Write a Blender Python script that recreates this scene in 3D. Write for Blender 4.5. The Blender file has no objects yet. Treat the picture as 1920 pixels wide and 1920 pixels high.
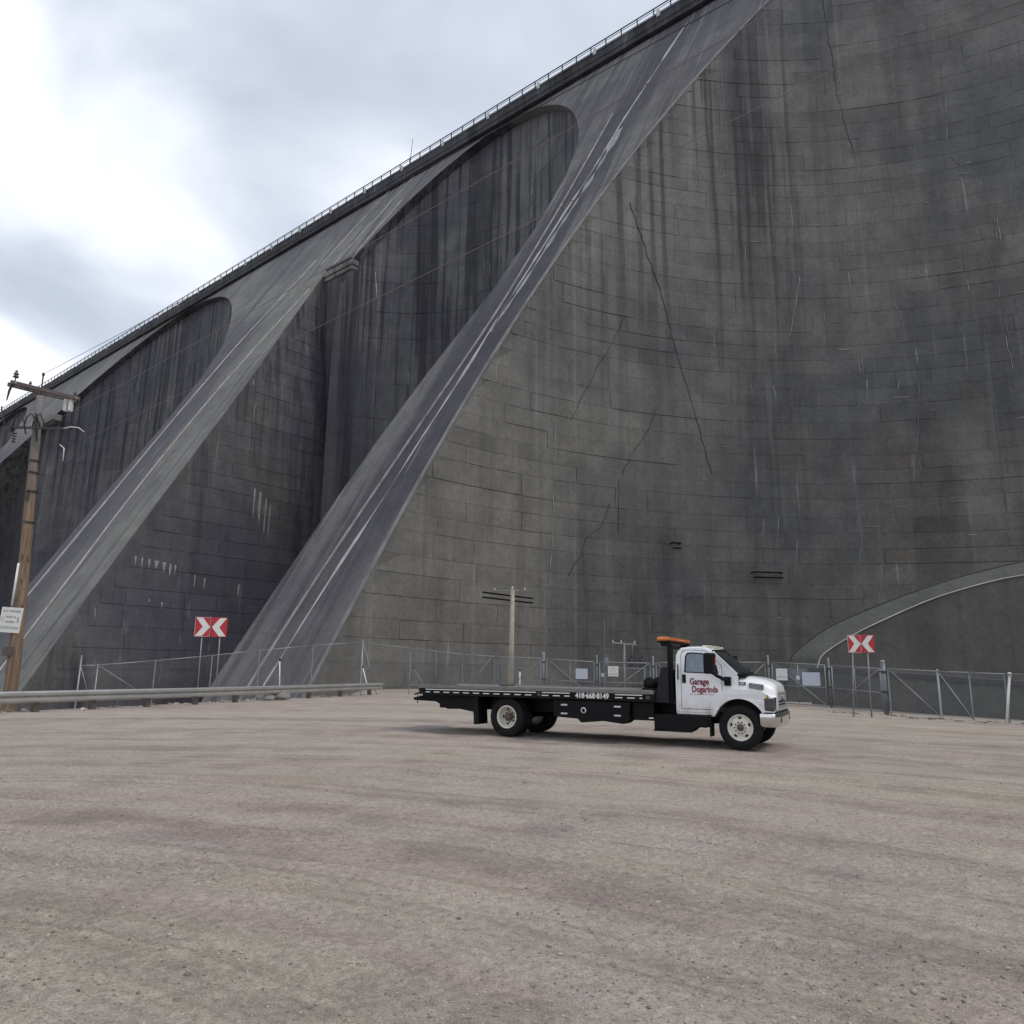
import bpy, math, random
from mathutils import Vector, Matrix, noise
from mathutils.geometry import tessellate_polygon

PI = math.pi
R = math.radians
SC = bpy.context.scene
COL = SC.collection

# ------------------------------------------------------------------ camera
EYE = 1.7
cam_data = bpy.data.cameras.new('camera')
cam_data.sensor_fit = 'HORIZONTAL'
cam_data.sensor_width = 36.0
cam_data.lens = 26.25
cam_data.clip_start = 0.1
cam_data.clip_end = 3000.0
camera = bpy.data.objects.new('camera', cam_data)
COL.objects.link(camera)
camera.matrix_world = (Matrix.Translation((0, 0, EYE)) @ Matrix.Rotation(R(90 + 11.9), 4, 'X')
                       @ Matrix.Rotation(R(0.8), 4, 'Z'))
SC.camera = camera

# ------------------------------------------------------------------ light
SUN_EL, SUN_AZ = 50.0, 112.0          # azimuth to the right of the view direction (+Y)
world = bpy.data.worlds.new('World')
SC.world = world
world.use_nodes = True
wt = world.node_tree
wt.nodes.clear()


def N(tree, kind, **kw):
    n = tree.nodes.new(kind)
    for k, v in kw.items():
        setattr(n, k, v)
    return n


def build_world():
    t = wt
    L = t.links.new
    out = N(t, 'ShaderNodeOutputWorld')
    bg = N(t, 'ShaderNodeBackground')
    bg.inputs['Strength'].default_value = 0.1
    sky = N(t, 'ShaderNodeTexSky', sky_type='NISHITA', sun_disc=False)
    sky.sun_elevation = R(SUN_EL)
    sky.sun_rotation = R(SUN_AZ)
    sky.air_density = 1.0
    sky.dust_density = 2.0
    tc = N(t, 'ShaderNodeTexCoord')
    sep = N(t, 'ShaderNodeSeparateXYZ')
    L(tc.outputs['Generated'], sep.inputs[0])
    zc = N(t, 'ShaderNodeMath', operation='MAXIMUM')
    zc.inputs[1].default_value = 0.0
    L(sep.outputs['Z'], zc.inputs[0])
    za = N(t, 'ShaderNodeMath', operation='ADD')
    za.inputs[1].default_value = 0.32
    L(zc.outputs[0], za.inputs[0])
    dx = N(t, 'ShaderNodeMath', operation='DIVIDE')
    dy = N(t, 'ShaderNodeMath', operation='DIVIDE')
    L(sep.outputs['X'], dx.inputs[0]); L(za.outputs[0], dx.inputs[1])
    L(sep.outputs['Y'], dy.inputs[0]); L(za.outputs[0], dy.inputs[1])
    cmb = N(t, 'ShaderNodeCombineXYZ')
    L(dx.outputs[0], cmb.inputs[0]); L(dy.outputs[0], cmb.inputs[1])
    cmb.inputs[2].default_value = 9.59
    n1 = N(t, 'ShaderNodeTexNoise')
    n1.inputs['Scale'].default_value = 2.6
    n1.inputs['Detail'].default_value = 5.0
    n1.inputs['Roughness'].default_value = 0.45
    n1.inputs['Distortion'].default_value = 0.5
    L(cmb.outputs[0], n1.inputs['Vector'])
    ramp = N(t, 'ShaderNodeValToRGB')
    cr = ramp.color_ramp
    cr.interpolation = 'B_SPLINE'
    cr.elements[0].position = 0.30
    cr.elements[0].color = (0.40, 0.448, 0.528, 1)
    cr.elements[1].position = 0.74
    cr.elements[1].color = (1.0, 1.0, 1.0, 1)
    e = cr.elements.new(0.44); e.color = (0.50, 0.545, 0.625, 1)
    e = cr.elements.new(0.56); e.color = (0.66, 0.70, 0.77, 1)
    L(n1.outputs['Fac'], ramp.inputs[0])
    mix = N(t, 'ShaderNodeMix', data_type='RGBA')
    mix.inputs[0].default_value = 0.9
    L(sky.outputs[0], mix.inputs[6])
    gain = N(t, 'ShaderNodeVectorMath', operation='SCALE')
    gain.inputs['Scale'].default_value = 14.5
    L(ramp.outputs[0], gain.inputs[0])
    L(gain.outputs[0], mix.inputs[7])
    L(mix.outputs[2], bg.inputs['Color'])
    L(bg.outputs[0], out.inputs['Surface'])


build_world()

sun_data = bpy.data.lights.new('sun', 'SUN')
sun_data.energy = 1.5
sun_data.angle = R(14)
sun_data.color = (1.0, 0.965, 0.92)
sun = bpy.data.objects.new('sun', sun_data)
COL.objects.link(sun)
sun_dir = Vector((math.sin(R(SUN_AZ)) * math.cos(R(SUN_EL)), math.cos(R(SUN_AZ)) * math.cos(R(SUN_EL)), math.sin(R(SUN_EL))))
sun.rotation_euler = (-sun_dir).to_track_quat('-Z', 'Y').to_euler()
sun.location = sun_dir * 200

SC.cycles.use_adaptive_sampling = True
SC.cycles.adaptive_threshold = 0.02
SC.cycles.max_bounces = 5
SC.cycles.diffuse_bounces = 3
SC.cycles.glossy_bounces = 3
SC.cycles.transparent_max_bounces = 8
vs = SC.view_settings
SC.display_settings.display_device = 'sRGB'
vs.view_transform = 'Standard'
vs.look = 'None'
vs.exposure = 0.0
vs.gamma = 1.0
vs.use_curve_mapping = False

# ------------------------------------------------------------------ materials
MAT = {}


def basic(name, col, rough=0.6, metal=0.0, coat=0.0, spec=0.5, var=0.0, var_scale=3.0, bump=0.0, bump_scale=40.0):
    m = bpy.data.materials.new(name)
    m.use_nodes = True
    t = m.node_tree
    b = t.nodes['Principled BSDF']
    b.inputs['Base Color'].default_value = (*col, 1)
    b.inputs['Roughness'].default_value = rough
    b.inputs['Metallic'].default_value = metal
    b.inputs['Coat Weight'].default_value = coat
    b.inputs['Specular IOR Level'].default_value = spec
    L = t.links.new
    if var or bump:
        tc = N(t, 'ShaderNodeTexCoord')
    if var:
        n = N(t, 'ShaderNodeTexNoise')
        n.inputs['Scale'].default_value = var_scale
        n.inputs['Detail'].default_value = 6
        n.inputs['Roughness'].default_value = 0.65
        L(tc.outputs['Object'], n.inputs['Vector'])
        mr = N(t, 'ShaderNodeMapRange')
        mr.inputs['From Min'].default_value = 0.3
        mr.inputs['From Max'].default_value = 0.7
        mr.inputs['To Min'].default_value = 1 - var
        mr.inputs['To Max'].default_value = 1 + var
        L(n.outputs['Fac'], mr.inputs['Value'])
        mu = N(t, 'ShaderNodeVectorMath', operation='SCALE')
        mu.inputs[0].default_value = col
        L(mr.outputs[0], mu.inputs['Scale'])
        L(mu.outputs[0], b.inputs['Base Color'])
    if bump:
        n2 = N(t, 'ShaderNodeTexNoise')
        n2.inputs['Scale'].default_value = bump_scale
        n2.inputs['Detail'].default_value = 4
        L(tc.outputs['Object'], n2.inputs['Vector'])
        bp = N(t, 'ShaderNodeBump')
        bp.inputs['Strength'].default_value = bump
        bp.inputs['Distance'].default_value = 0.02
        L(n2.outputs['Fac'], bp.inputs['Height'])
        L(bp.outputs[0], b.inputs['Normal'])
    MAT[name] = m
    return m


basic('white_paint', (0.78, 0.79, 0.80), 0.28, coat=0.5, var=0.03, var_scale=2)
basic('black_paint', (0.0045, 0.0045, 0.0055), 0.5, spec=0.18, var=0.4, var_scale=5)
basic('navy_panel', (0.012, 0.012, 0.02), 0.45, spec=0.25)
basic('rubber', (0.013, 0.013, 0.014), 0.85, spec=0.2, var=0.35, var_scale=9, bump=0.3, bump_scale=60)
basic('black_plastic', (0.006, 0.006, 0.007), 0.6, spec=0.2)
basic('dark_void', (0.006, 0.006, 0.007), 0.9)
basic('interior', (0.03, 0.03, 0.034), 0.8)
basic('ivory_rim', (0.66, 0.63, 0.55), 0.42, var=0.12, var_scale=8)
basic('rust_hub', (0.10, 0.075, 0.06), 0.8, var=0.4, var_scale=20)
basic('chrome', (0.72, 0.72, 0.71), 0.18, metal=1.0, var=0.06, var_scale=5)
basic('grille_metal', (0.42, 0.42, 0.43), 0.35, metal=0.6)
basic('lamp_grey', (0.045, 0.045, 0.05), 0.25, coat=0.4)
basic('lamp_clear', (0.55, 0.57, 0.6), 0.12, coat=1.0)
basic('amber', (0.62, 0.16, 0.02), 0.22, coat=0.8, var=0.2, var_scale=7)
basic('lamp_cream', (0.5, 0.46, 0.33), 0.25, coat=0.6)
basic('amber_small', (0.45, 0.28, 0.03), 0.25, coat=0.6)
basic('deck_metal', (0.19, 0.19, 0.182), 0.6, metal=0.2, var=0.2, var_scale=4)
basic('white_print', (0.72, 0.72, 0.70), 0.5, var=0.08, var_scale=10)
basic('red_print', (0.22, 0.02, 0.05), 0.5)
basic('dark_print', (0.05, 0.05, 0.055), 0.6)
basic('silver', (0.55, 0.55, 0.55), 0.35, metal=0.8)
basic('sign_red', (0.42, 0.018, 0.03), 0.4, var=0.12, var_scale=5)
basic('sign_white', (0.66, 0.66, 0.63), 0.45, var=0.06, var_scale=4)
basic('sign_blueish', (0.46, 0.50, 0.56), 0.5, var=0.05, var_scale=4)
basic('sign_slate', (0.16, 0.18, 0.22), 0.6)
basic('galvanised', (0.27, 0.275, 0.28), 0.45, metal=0.45, var=0.18, var_scale=3)
basic('galvanised_dull', (0.17, 0.185, 0.20), 0.55, metal=0.35, var=0.2, var_scale=3)
basic('link_wire', (0.20, 0.205, 0.21), 0.5, metal=0.4)
basic('guard_steel', (0.40, 0.40, 0.39), 0.42, metal=0.5, var=0.16, var_scale=1.3)
basic('guard_post', (0.085, 0.075, 0.065), 0.85, var=0.35, var_scale=6, bump=0.4)
basic('white_stake', (0.68, 0.68, 0.66), 0.5, var=0.1)
basic('insulator', (0.05, 0.045, 0.05), 0.25, coat=0.4)
basic('insulator_white', (0.6, 0.6, 0.58), 0.25, coat=0.4)
basic('wire_dark', (0.02, 0.02, 0.022), 0.6)
basic('wire_pale', (0.16, 0.16, 0.165), 0.6)
basic('steel_dark', (0.03, 0.03, 0.034), 0.5)
basic('rail_steel', (0.018, 0.018, 0.02), 0.6, spec=0.2)
basic('marker_white', (0.42, 0.42, 0.42), 0.6)
basic('arm_wood', (0.10, 0.085, 0.08), 0.85, var=0.3, var_scale=8)
basic('grey_wood', (0.36, 0.31, 0.25), 0.85, var=0.25, var_scale=5, bump=0.3)
basic('rock', (0.20, 0.19, 0.175), 0.9, var=0.3, var_scale=4, bump=0.5, bump_scale=12)


def dusty_paint():
    m = MAT['white_paint']
    t = m.node_tree
    b = t.nodes['Principled BSDF']
    src = b.inputs['Base Color'].links[0].from_socket
    tc = N(t, 'ShaderNodeTexCoord')
    sp_ = N(t, 'ShaderNodeSeparateXYZ'); t.links.new(tc.outputs['Object'], sp_.inputs[0])
    low = ramp2(t, sp_.outputs['Z'], 1.35, 0.72, 0.0, 1.0)
    n = noise_at(t, tc.outputs['Object'], 6.0, 0.7, 5, (1, 1, 0.6))
    n2 = noise_at(t, tc.outputs['Object'], 1.0, 0.6, 4, (9, 9, 1.2))
    f = mathn(t, 'ADD', mathn(t, 'MULTIPLY', low, ramp2(t, n, 0.35, 0.7, 0.10, 0.75)), mathn(t, 'MULTIPLY', ramp2(t, n2, 0.52, 0.7), 0.10))
    c = mixc(t, f, src, (0.42, 0.385, 0.34))
    t.links.new(c, b.inputs['Base Color'])
    t.links.new(mathn(t, 'ADD', mathn(t, 'MULTIPLY', f, 0.45), 0.28), b.inputs['Roughness'])


def glass_mat():
    m = bpy.data.materials.new('cab_glass')
    m.use_nodes = True
    t = m.node_tree
    t.nodes.clear()
    L = t.links.new
    out = N(t, 'ShaderNodeOutputMaterial')
    tr = N(t, 'ShaderNodeBsdfTransparent'); tr.inputs[0].default_value = (0.62, 0.70, 0.74, 1)
    gl = N(t, 'ShaderNodeBsdfGlossy'); gl.inputs['Roughness'].default_value = 0.03
    gl.inputs['Color'].default_value = (0.9, 0.95, 1, 1)
    fr = N(t, 'ShaderNodeFresnel'); fr.inputs[0].default_value = 1.55
    ad = N(t, 'ShaderNodeMath', operation='ADD'); ad.inputs[1].default_value = 0.10
    L(fr.outputs[0], ad.inputs[0])
    mx = N(t, 'ShaderNodeMixShader')
    L(ad.outputs[0], mx.inputs[0]); L(tr.outputs[0], mx.inputs[1]); L(gl.outputs[0], mx.inputs[2])
    L(mx.outputs[0], out.inputs['Surface'])
    MAT['cab_glass'] = m


glass_mat()


def ramp2(t, src, p0, p1, v0=0.0, v1=1.0):
    mr = N(t, 'ShaderNodeMapRange')
    mr.interpolation_type = 'SMOOTHSTEP'
    mr.inputs['From Min'].default_value = p0
    mr.inputs['From Max'].default_value = p1
    mr.inputs['To Min'].default_value = v0
    mr.inputs['To Max'].default_value = v1
    t.links.new(src, mr.inputs['Value'])
    return mr.outputs[0]


def mixc(t, fac, a, b):
    mx = N(t, 'ShaderNodeMix', data_type='RGBA')
    if isinstance(fac, (int, float)):
        mx.inputs[0].default_value = fac
    else:
        t.links.new(fac, mx.inputs[0])
    for i, c in ((6, a), (7, b)):
        if isinstance(c, tuple):
            mx.inputs[i].default_value = (*c, 1)
        else:
            t.links.new(c, mx.inputs[i])
    return mx.outputs[2]


def mathn(t, op, a, b=None):
    n = N(t, 'ShaderNodeMath', operation=op)
    for i, v in enumerate((a, b)):
        if v is None:
            continue
        if isinstance(v, (int, float)):
            n.inputs[i].default_value = v
        else:
            t.links.new(v, n.inputs[i])
    return n.outputs[0]


def noise_at(t, vec, scale, rough=0.6, detail=5, mapping=None, dist=0.0):
    if mapping:
        mp = N(t, 'ShaderNodeMapping')
        mp.inputs['Scale'].default_value = mapping
        t.links.new(vec, mp.inputs['Vector'])
        vec = mp.outputs[0]
    n = N(t, 'ShaderNodeTexNoise')
    n.inputs['Scale'].default_value = scale
    n.inputs['Detail'].default_value = detail
    n.inputs['Roughness'].default_value = rough
    n.inputs['Distortion'].default_value = dist
    t.links.new(vec, n.inputs['Vector'])
    return n.outputs['Fac']


def concrete(name, olive, blue, streak_dark=0.6, pale=0.35, slope=False, joint=False, stain_top=True, wide=0.75, drip_zone=None, algae=None, band=None):
    """weathered mass concrete in the dam's own axes (x along crest, y into the dam, z up)"""
    m = bpy.data.materials.new(name)
    m.use_nodes = True
    t = m.node_tree
    L = t.links.new
    b = t.nodes['Principled BSDF']
    b.inputs['Roughness'].default_value = 0.85
    b.inputs['Specular IOR Level'].default_value = 0.3
    tc = N(t, 'ShaderNodeTexCoord')
    v = tc.outputs['Object']
    if slope:
        # shear so that the long axis of the stains follows the sloping face
        big = noise_at(t, v, 0.05, 0.55, 4)
        st1 = noise_at(t, v, 1.0, 0.62, 5, (0.55, 0.035, 0.018), 0.15)
        st2 = noise_at(t, v, 1.0, 0.6, 4, (1.7, 0.05, 0.028), 0.1)
        st3 = noise_at(t, v, 1.0, 0.55, 3, (2.6, 0.03, 0.016), 0.05)
    else:
        big = noise_at(t, v, 0.045, 0.55, 4)
        st1 = noise_at(t, v, 1.0, 0.62, 5, (0.22, 0.22, 0.012), 0.25)
        st2 = noise_at(t, v, 1.0, 0.6, 4, (0.9, 0.9, 0.022), 0.1)
        st3 = noise_at(t, v, 1.0, 0.55, 3, (1.5, 1.5, 0.06), 0.0)
    col = mixc(t, ramp2(t, big, 0.4, 0.62), olive, blue)
    mid = noise_at(t, v, 0.35, 0.6, 3)
    fine = noise_at(t, v, 2.5, 0.7, 4)
    # rusty-brown patches
    rb = noise_at(t, v, 0.085, 0.5, 3, (1, 1, 0.6))
    col = mixc(t, ramp2(t, rb, 0.64, 0.76, 0, 0.5), col, (olive[0] * 1.0, olive[1] * 0.86, olive[2] * 0.72))
    dark = tuple(c * (1 - streak_dark) for c in blue)
    col = mixc(t, ramp2(t, st1, 0.50, 0.66, 0, wide), col, dark)
    if stain_top and not slope:
        # long dark drip runs hang down from the upper edges of the vault
        sz = N(t, 'ShaderNodeSeparateXYZ'); L(v, sz.inputs[0])
        hn = ramp2(t, sz.outputs['Z'], 20.0, 70.0, 0.12, 1.0)
        if drip_zone:
            zone = mathn(t, 'MULTIPLY', ramp2(t, sz.outputs['X'], drip_zone[0], drip_zone[1], 0.0, 1.0), ramp2(t, sz.outputs['X'], drip_zone[2], drip_zone[3], 1.0, 0.12))
            hn = mathn(t, 'MULTIPLY', hn, zone)
            soot = mathn(t, 'MULTIPLY', mathn(t, 'MULTIPLY', zone, ramp2(t, sz.outputs['Z'], 42.0, 78.0, 0.0, 1.0)), ramp2(t, st1, 0.38, 0.56, 0.15, 0.85))
            col = mixc(t, soot, col, (0.058, 0.056, 0.066))
        drip = ramp2(t, st2, 0.50, 0.60, 0, 0.85)
        col = mixc(t, mathn(t, 'MULTIPLY', drip, hn), col, dark)
    else:
        col = mixc(t, ramp2(t, st2, 0.54, 0.68, 0, 0.6), col, dark)
    if algae:
        sz2 = N(t, 'ShaderNodeSeparateXYZ'); L(v, sz2.inputs[0])
        wob = mathn(t, 'ADD', sz2.outputs['X'], mathn(t, 'MULTIPLY', mathn(t, 'SUBTRACT', st1, 0.5), 22.0))
        am = mathn(t, 'MULTIPLY', ramp2(t, wob, algae[0], algae[1], 1.0, 0.0), ramp2(t, sz2.outputs['Z'], 60.0, 76.0, 1.0, 0.0))
        col = mixc(t, mathn(t, 'MULTIPLY', am, 0.8), col, (0.066, 0.062, 0.078))
    if band:
        sz3 = N(t, 'ShaderNodeSeparateXYZ'); L(v, sz3.inputs[0])
        cc = mathn(t, 'SUBTRACT', sz3.outputs['X'], mathn(t, 'ADD', mathn(t, 'MULTIPLY', sz3.outputs['Z'], band[1]), band[0]))
        cc = mathn(t, 'ABSOLUTE', mathn(t, 'ADD', cc, mathn(t, 'MULTIPLY', mathn(t, 'SUBTRACT', st1, 0.5), 7.0)))
        bm_ = mathn(t, 'MULTIPLY', ramp2(t, cc, band[2] * 0.55, band[2], 0.85, 0.0), ramp2(t, sz3.outputs['Z'], 2.0, 18.0, 0.35, 1.0))
        col = mixc(t, bm_, col, (0.052, 0.048, 0.062))
    lite = (0.30, 0.30, 0.29)
    col = mixc(t, ramp2(t, st2, 0.40, 0.30, 0, 0.18 * pale / 0.35), col, lite)
    gate = ramp2(t, noise_at(t, v, 0.12, 0.5, 2), 0.50, 0.62, 0, 1)
    col = mixc(t, mathn(t, 'MULTIPLY', ramp2(t, st3, 0.66, 0.74, 0, pale), gate), col, (0.40, 0.40, 0.40))
    # tone of the cast
    at = N(t, 'ShaderNodeAttribute', attribute_name='tint')
    tone = mathn(t, 'ADD', mathn(t, 'MULTIPLY', at.outputs['Fac'], 0.11), 1.0)
    tone = mathn(t, 'MULTIPLY', tone, ramp2(t, mid, 0.32, 0.68, 0.88, 1.11))
    tone = mathn(t, 'MULTIPLY', tone, ramp2(t, fine, 0.34, 0.66, 0.90, 1.10))
    if joint:
        tone = mathn(t, 'MULTIPLY', tone, 0.84)
    vm = N(t, 'ShaderNodeVectorMath', operation='SCALE')
    L(col, vm.inputs[0]); L(tone, vm.inputs['Scale'])
    L(vm.outputs[0], b.inputs['Base Color'])
    bp = N(t, 'ShaderNodeBump')
    bp.inputs['Strength'].default_value = 0.35
    bp.inputs['Distance'].default_value = 0.06
    L(mathn(t, 'ADD', fine, mathn(t, 'MULTIPLY', st3, 0.5)), bp.inputs['Height'])
    L(bp.outputs[0], b.inputs['Normal'])
    MAT[name] = m
    return m


dusty_paint()
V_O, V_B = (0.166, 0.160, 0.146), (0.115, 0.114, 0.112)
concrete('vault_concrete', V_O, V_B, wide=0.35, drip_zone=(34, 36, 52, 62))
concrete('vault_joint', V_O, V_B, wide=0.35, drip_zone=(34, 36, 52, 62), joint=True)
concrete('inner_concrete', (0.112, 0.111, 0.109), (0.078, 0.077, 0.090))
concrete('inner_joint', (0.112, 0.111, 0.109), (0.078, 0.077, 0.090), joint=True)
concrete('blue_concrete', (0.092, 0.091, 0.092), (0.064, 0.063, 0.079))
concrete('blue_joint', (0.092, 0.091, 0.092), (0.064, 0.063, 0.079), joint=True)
concrete('face_concrete', (0.172, 0.169, 0.154), (0.122, 0.119, 0.126), streak_dark=0.45, pale=0.55, slope=True, algae=(-43, -33))
concrete('face_dark', (0.128, 0.125, 0.123), (0.085, 0.081, 0.092), streak_dark=0.35, pale=0.75, slope=True, band=(28.6, 0.125, 4.6))
concrete('slab_concrete', (0.060, 0.060, 0.064), (0.048, 0.048, 0.055), stain_top=False)
concrete('plain_concrete', (0.088, 0.088, 0.081), (0.078, 0.079, 0.075), streak_dark=0.12, pale=0.03, stain_top=False)
basic('pale_lime', (0.37, 0.36, 0.345), 0.8, var=0.35, var_scale=0.5)
basic('white_lime', (0.47, 0.465, 0.45), 0.8, var=0.35, var_scale=0.5)
basic('edge_concrete', (0.17, 0.168, 0.165), 0.85, var=0.35, var_scale=0.5)
basic('crack_dark', (0.032, 0.031, 0.032), 0.95)
basic('pale_joint', (0.25, 0.248, 0.24), 0.9, var=0.4, var_scale=0.6)


def ground_mat():
    m = bpy.data.materials.new('gravel_lot')
    m.use_nodes = True
    t = m.node_tree
    L = t.links.new
    b = t.nodes['Principled BSDF']
    b.inputs['Roughness'].default_value = 0.95
    b.inputs['Specular IOR Level'].default_value = 0.15
    tc = N(t, 'ShaderNodeTexCoord')
    v = tc.outputs['Object']
    warp = N(t, 'ShaderNodeTexNoise'); warp.inputs['Scale'].default_value = 0.08; warp.inputs['Detail'].default_value = 2
    L(v, warp.inputs['Vector'])
    wv = N(t, 'ShaderNodeVectorMath', operation='SCALE'); wv.inputs['Scale'].default_value = 3.5
    L(warp.outputs['Color'], wv.inputs[0])
    pv = N(t, 'ShaderNodeVectorMath', operation='ADD'); L(v, pv.inputs[0]); L(wv.outputs[0], pv.inputs[1])
    sub = N(t, 'ShaderNodeVectorMath', operation='SUBTRACT'); sub.inputs[1].default_value = (-4.3, -1.3, 0)
    L(pv.outputs[0], sub.inputs[0])
    ln = N(t, 'ShaderNodeVectorMath', operation='LENGTH'); L(sub.outputs[0], ln.inputs[0])
    sp = N(t, 'ShaderNodeSeparateXYZ'); L(sub.outputs[0], sp.inputs[0])
    at = mathn(t, 'ARCTAN2', sp.outputs['Y'], sp.outputs['X'])
    lg = mathn(t, 'LOGARITHM', mathn(t, 'ADD', ln.outputs['Value'], 2.0), math.e)
    pol = N(t, 'ShaderNodeCombineXYZ')
    L(mathn(t, 'MULTIPLY', lg, 9.0), pol.inputs[0]); L(mathn(t, 'MULTIPLY', at, 1.1), pol.inputs[1])
    s1 = noise_at(t, pol.outputs[0], 1.0, 0.62, 6, (1, 1, 1), 0.3)
    s2 = noise_at(t, pol.outputs[0], 1.0, 0.65, 5, (3.4, 1.6, 1), 0.2)
    s3 = noise_at(t, pol.outputs[0], 1.0, 0.6, 4, (11, 2.6, 1), 0.1)
    n0 = noise_at(t, v, 0.16, 0.55, 4)
    n1 = noise_at(t, v, 0.9, 0.6, 5)
    n2 = noise_at(t, v, 14.0, 0.75, 6)
    n3 = noise_at(t, v, 70.0, 0.8, 3)
    beige = (0.428, 0.372, 0.310)
    pink = (0.392, 0.322, 0.290)
    grey = (0.395, 0.358, 0.318)
    olive = (0.335, 0.290, 0.230)
    col = mixc(t, ramp2(t, s1, 0.40, 0.60), beige, pink)
    col = mixc(t, ramp2(t, n0, 0.45, 0.65, 0, 0.75), col, grey)
    col = mixc(t, ramp2(t, s2, 0.50, 0.66, 0, 0.75), col, olive)
    col = mixc(t, ramp2(t, s2, 0.42, 0.30, 0, 0.6), col, (0.41, 0.372, 0.350))
    col = mixc(t, ramp2(t, s3, 0.53, 0.68, 0, 0.50), col, (0.235, 0.198, 0.175))
    col = mixc(t, mathn(t, 'MULTIPLY', ramp2(t, n1, 0.44, 0.66, 0, 0.30), ramp2(t, s1, 0.48, 0.60)), col, (0.200, 0.162, 0.154))
    trk = noise_at(t, pol.outputs[0], 1.0, 0.5, 2, (2.6, 0.32, 1), 0.15)
    col = mixc(t, mathn(t, 'MULTIPLY', ramp2(t, trk, 0.50, 0.62, 0, 0.55), ramp2(t, n1, 0.36, 0.62, 0.25, 1.0)), col, (0.270, 0.224, 0.194))
    col = mixc(t, ramp2(t, trk, 0.46, 0.37, 0, 0.28), col, (0.415, 0.372, 0.322))
    tone = ramp2(t, n2, 0.35, 0.65, 0.80, 1.14)
    tone = mathn(t, 'MULTIPLY', tone, ramp2(t, n3, 0.36, 0.64, 0.78, 1.20))
    tone = mathn(t, 'MULTIPLY', tone, ramp2(t, n1, 0.3, 0.7, 1.07, 0.93))
    vm = N(t, 'ShaderNodeVectorMath', operation='SCALE')
    L(col, vm.inputs[0]); L(tone, vm.inputs['Scale'])
    L(vm.outputs[0], b.inputs['Base Color'])
    bp = N(t, 'ShaderNodeBump')
    bp.inputs['Strength'].default_value = 0.8
    bp.inputs['Distance'].default_value = 0.05
    n4 = noise_at(t, v, 5.0, 0.6, 5)
    hsum = mathn(t, 'ADD', mathn(t, 'ADD', mathn(t, 'MULTIPLY', n2, 1.1), mathn(t, 'MULTIPLY', n3, 0.12)),
                 mathn(t, 'ADD', mathn(t, 'MULTIPLY', s3, 0.35), mathn(t, 'MULTIPLY', n4, 0.8)))
    L(hsum, bp.inputs['Height'])
    L(bp.outputs[0], b.inputs['Normal'])
    MAT['gravel_lot'] = m


ground_mat()


def pebble_mat():
    m = bpy.data.materials.new('pebble')
    m.use_nodes = True
    t = m.node_tree
    b = t.nodes['Principled BSDF']
    b.inputs['Roughness'].default_value = 0.9
    b.inputs['Specular IOR Level'].default_value = 0.2
    at = N(t, 'ShaderNodeAttribute', attribute_name='tint')
    f = ramp2(t, at.outputs['Fac'], -1, 1)
    c = mixc(t, f, (0.17, 0.147, 0.13), (0.50, 0.44, 0.38))
    t.links.new(c, b.inputs['Base Color'])
    MAT['pebble'] = m


pebble_mat()


def pole_wood():
    m = bpy.data.materials.new('pole_wood')
    m.use_nodes = True
    t = m.node_tree
    b = t.nodes['Principled BSDF']
    b.inputs['Roughness'].default_value = 0.85
    tc = N(t, 'ShaderNodeTexCoord')
    v = tc.outputs['Object']
    g = noise_at(t, v, 1.0, 0.65, 6, (14, 14, 0.5), 0.3)
    k = noise_at(t, v, 1.0, 0.6, 4, (3.5, 3.5, 1.4), 0.2)
    hz = N(t, 'ShaderNodeSeparateXYZ'); t.links.new(v, hz.inputs[0])
    c = mixc(t, ramp2(t, g, 0.35, 0.65), (0.235, 0.165, 0.105), (0.115, 0.080, 0.056))
    c = mixc(t, ramp2(t, k, 0.58, 0.66, 0, 0.9), c, (0.035, 0.024, 0.018))
    # weathered grey towards the exposed top of the pole
    c = mixc(t, ramp2(t, hz.outputs['Z'], 7.5, 11.5, 0.0, 0.85), c, (0.17, 0.16, 0.165))
    t.links.new(c, b.inputs['Base Color'])
    bp = N(t, 'ShaderNodeBump'); bp.inputs['Strength'].default_value = 0.5; bp.inputs['Distance'].default_value = 0.03
    t.links.new(g, bp.inputs['Height']); t.links.new(bp.outputs[0], b.inputs['Normal'])
    MAT['pole_wood'] = m


pole_wood()


# ------------------------------------------------------------------ helpers
def tag(o, label=None, cat=None, group=None, kind=None):
    if label: o['label'] = label
    if cat: o['category'] = cat
    if group: o['group'] = group
    if kind: o['kind'] = kind
    return o


def empty(name, loc=(0, 0, 0), rz=0.0):
    o = bpy.data.objects.new(name, None)
    o.empty_display_size = 0.2
    o.location = loc
    o.rotation_euler = (0, 0, rz)
    COL.objects.link(o)
    return o


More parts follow.
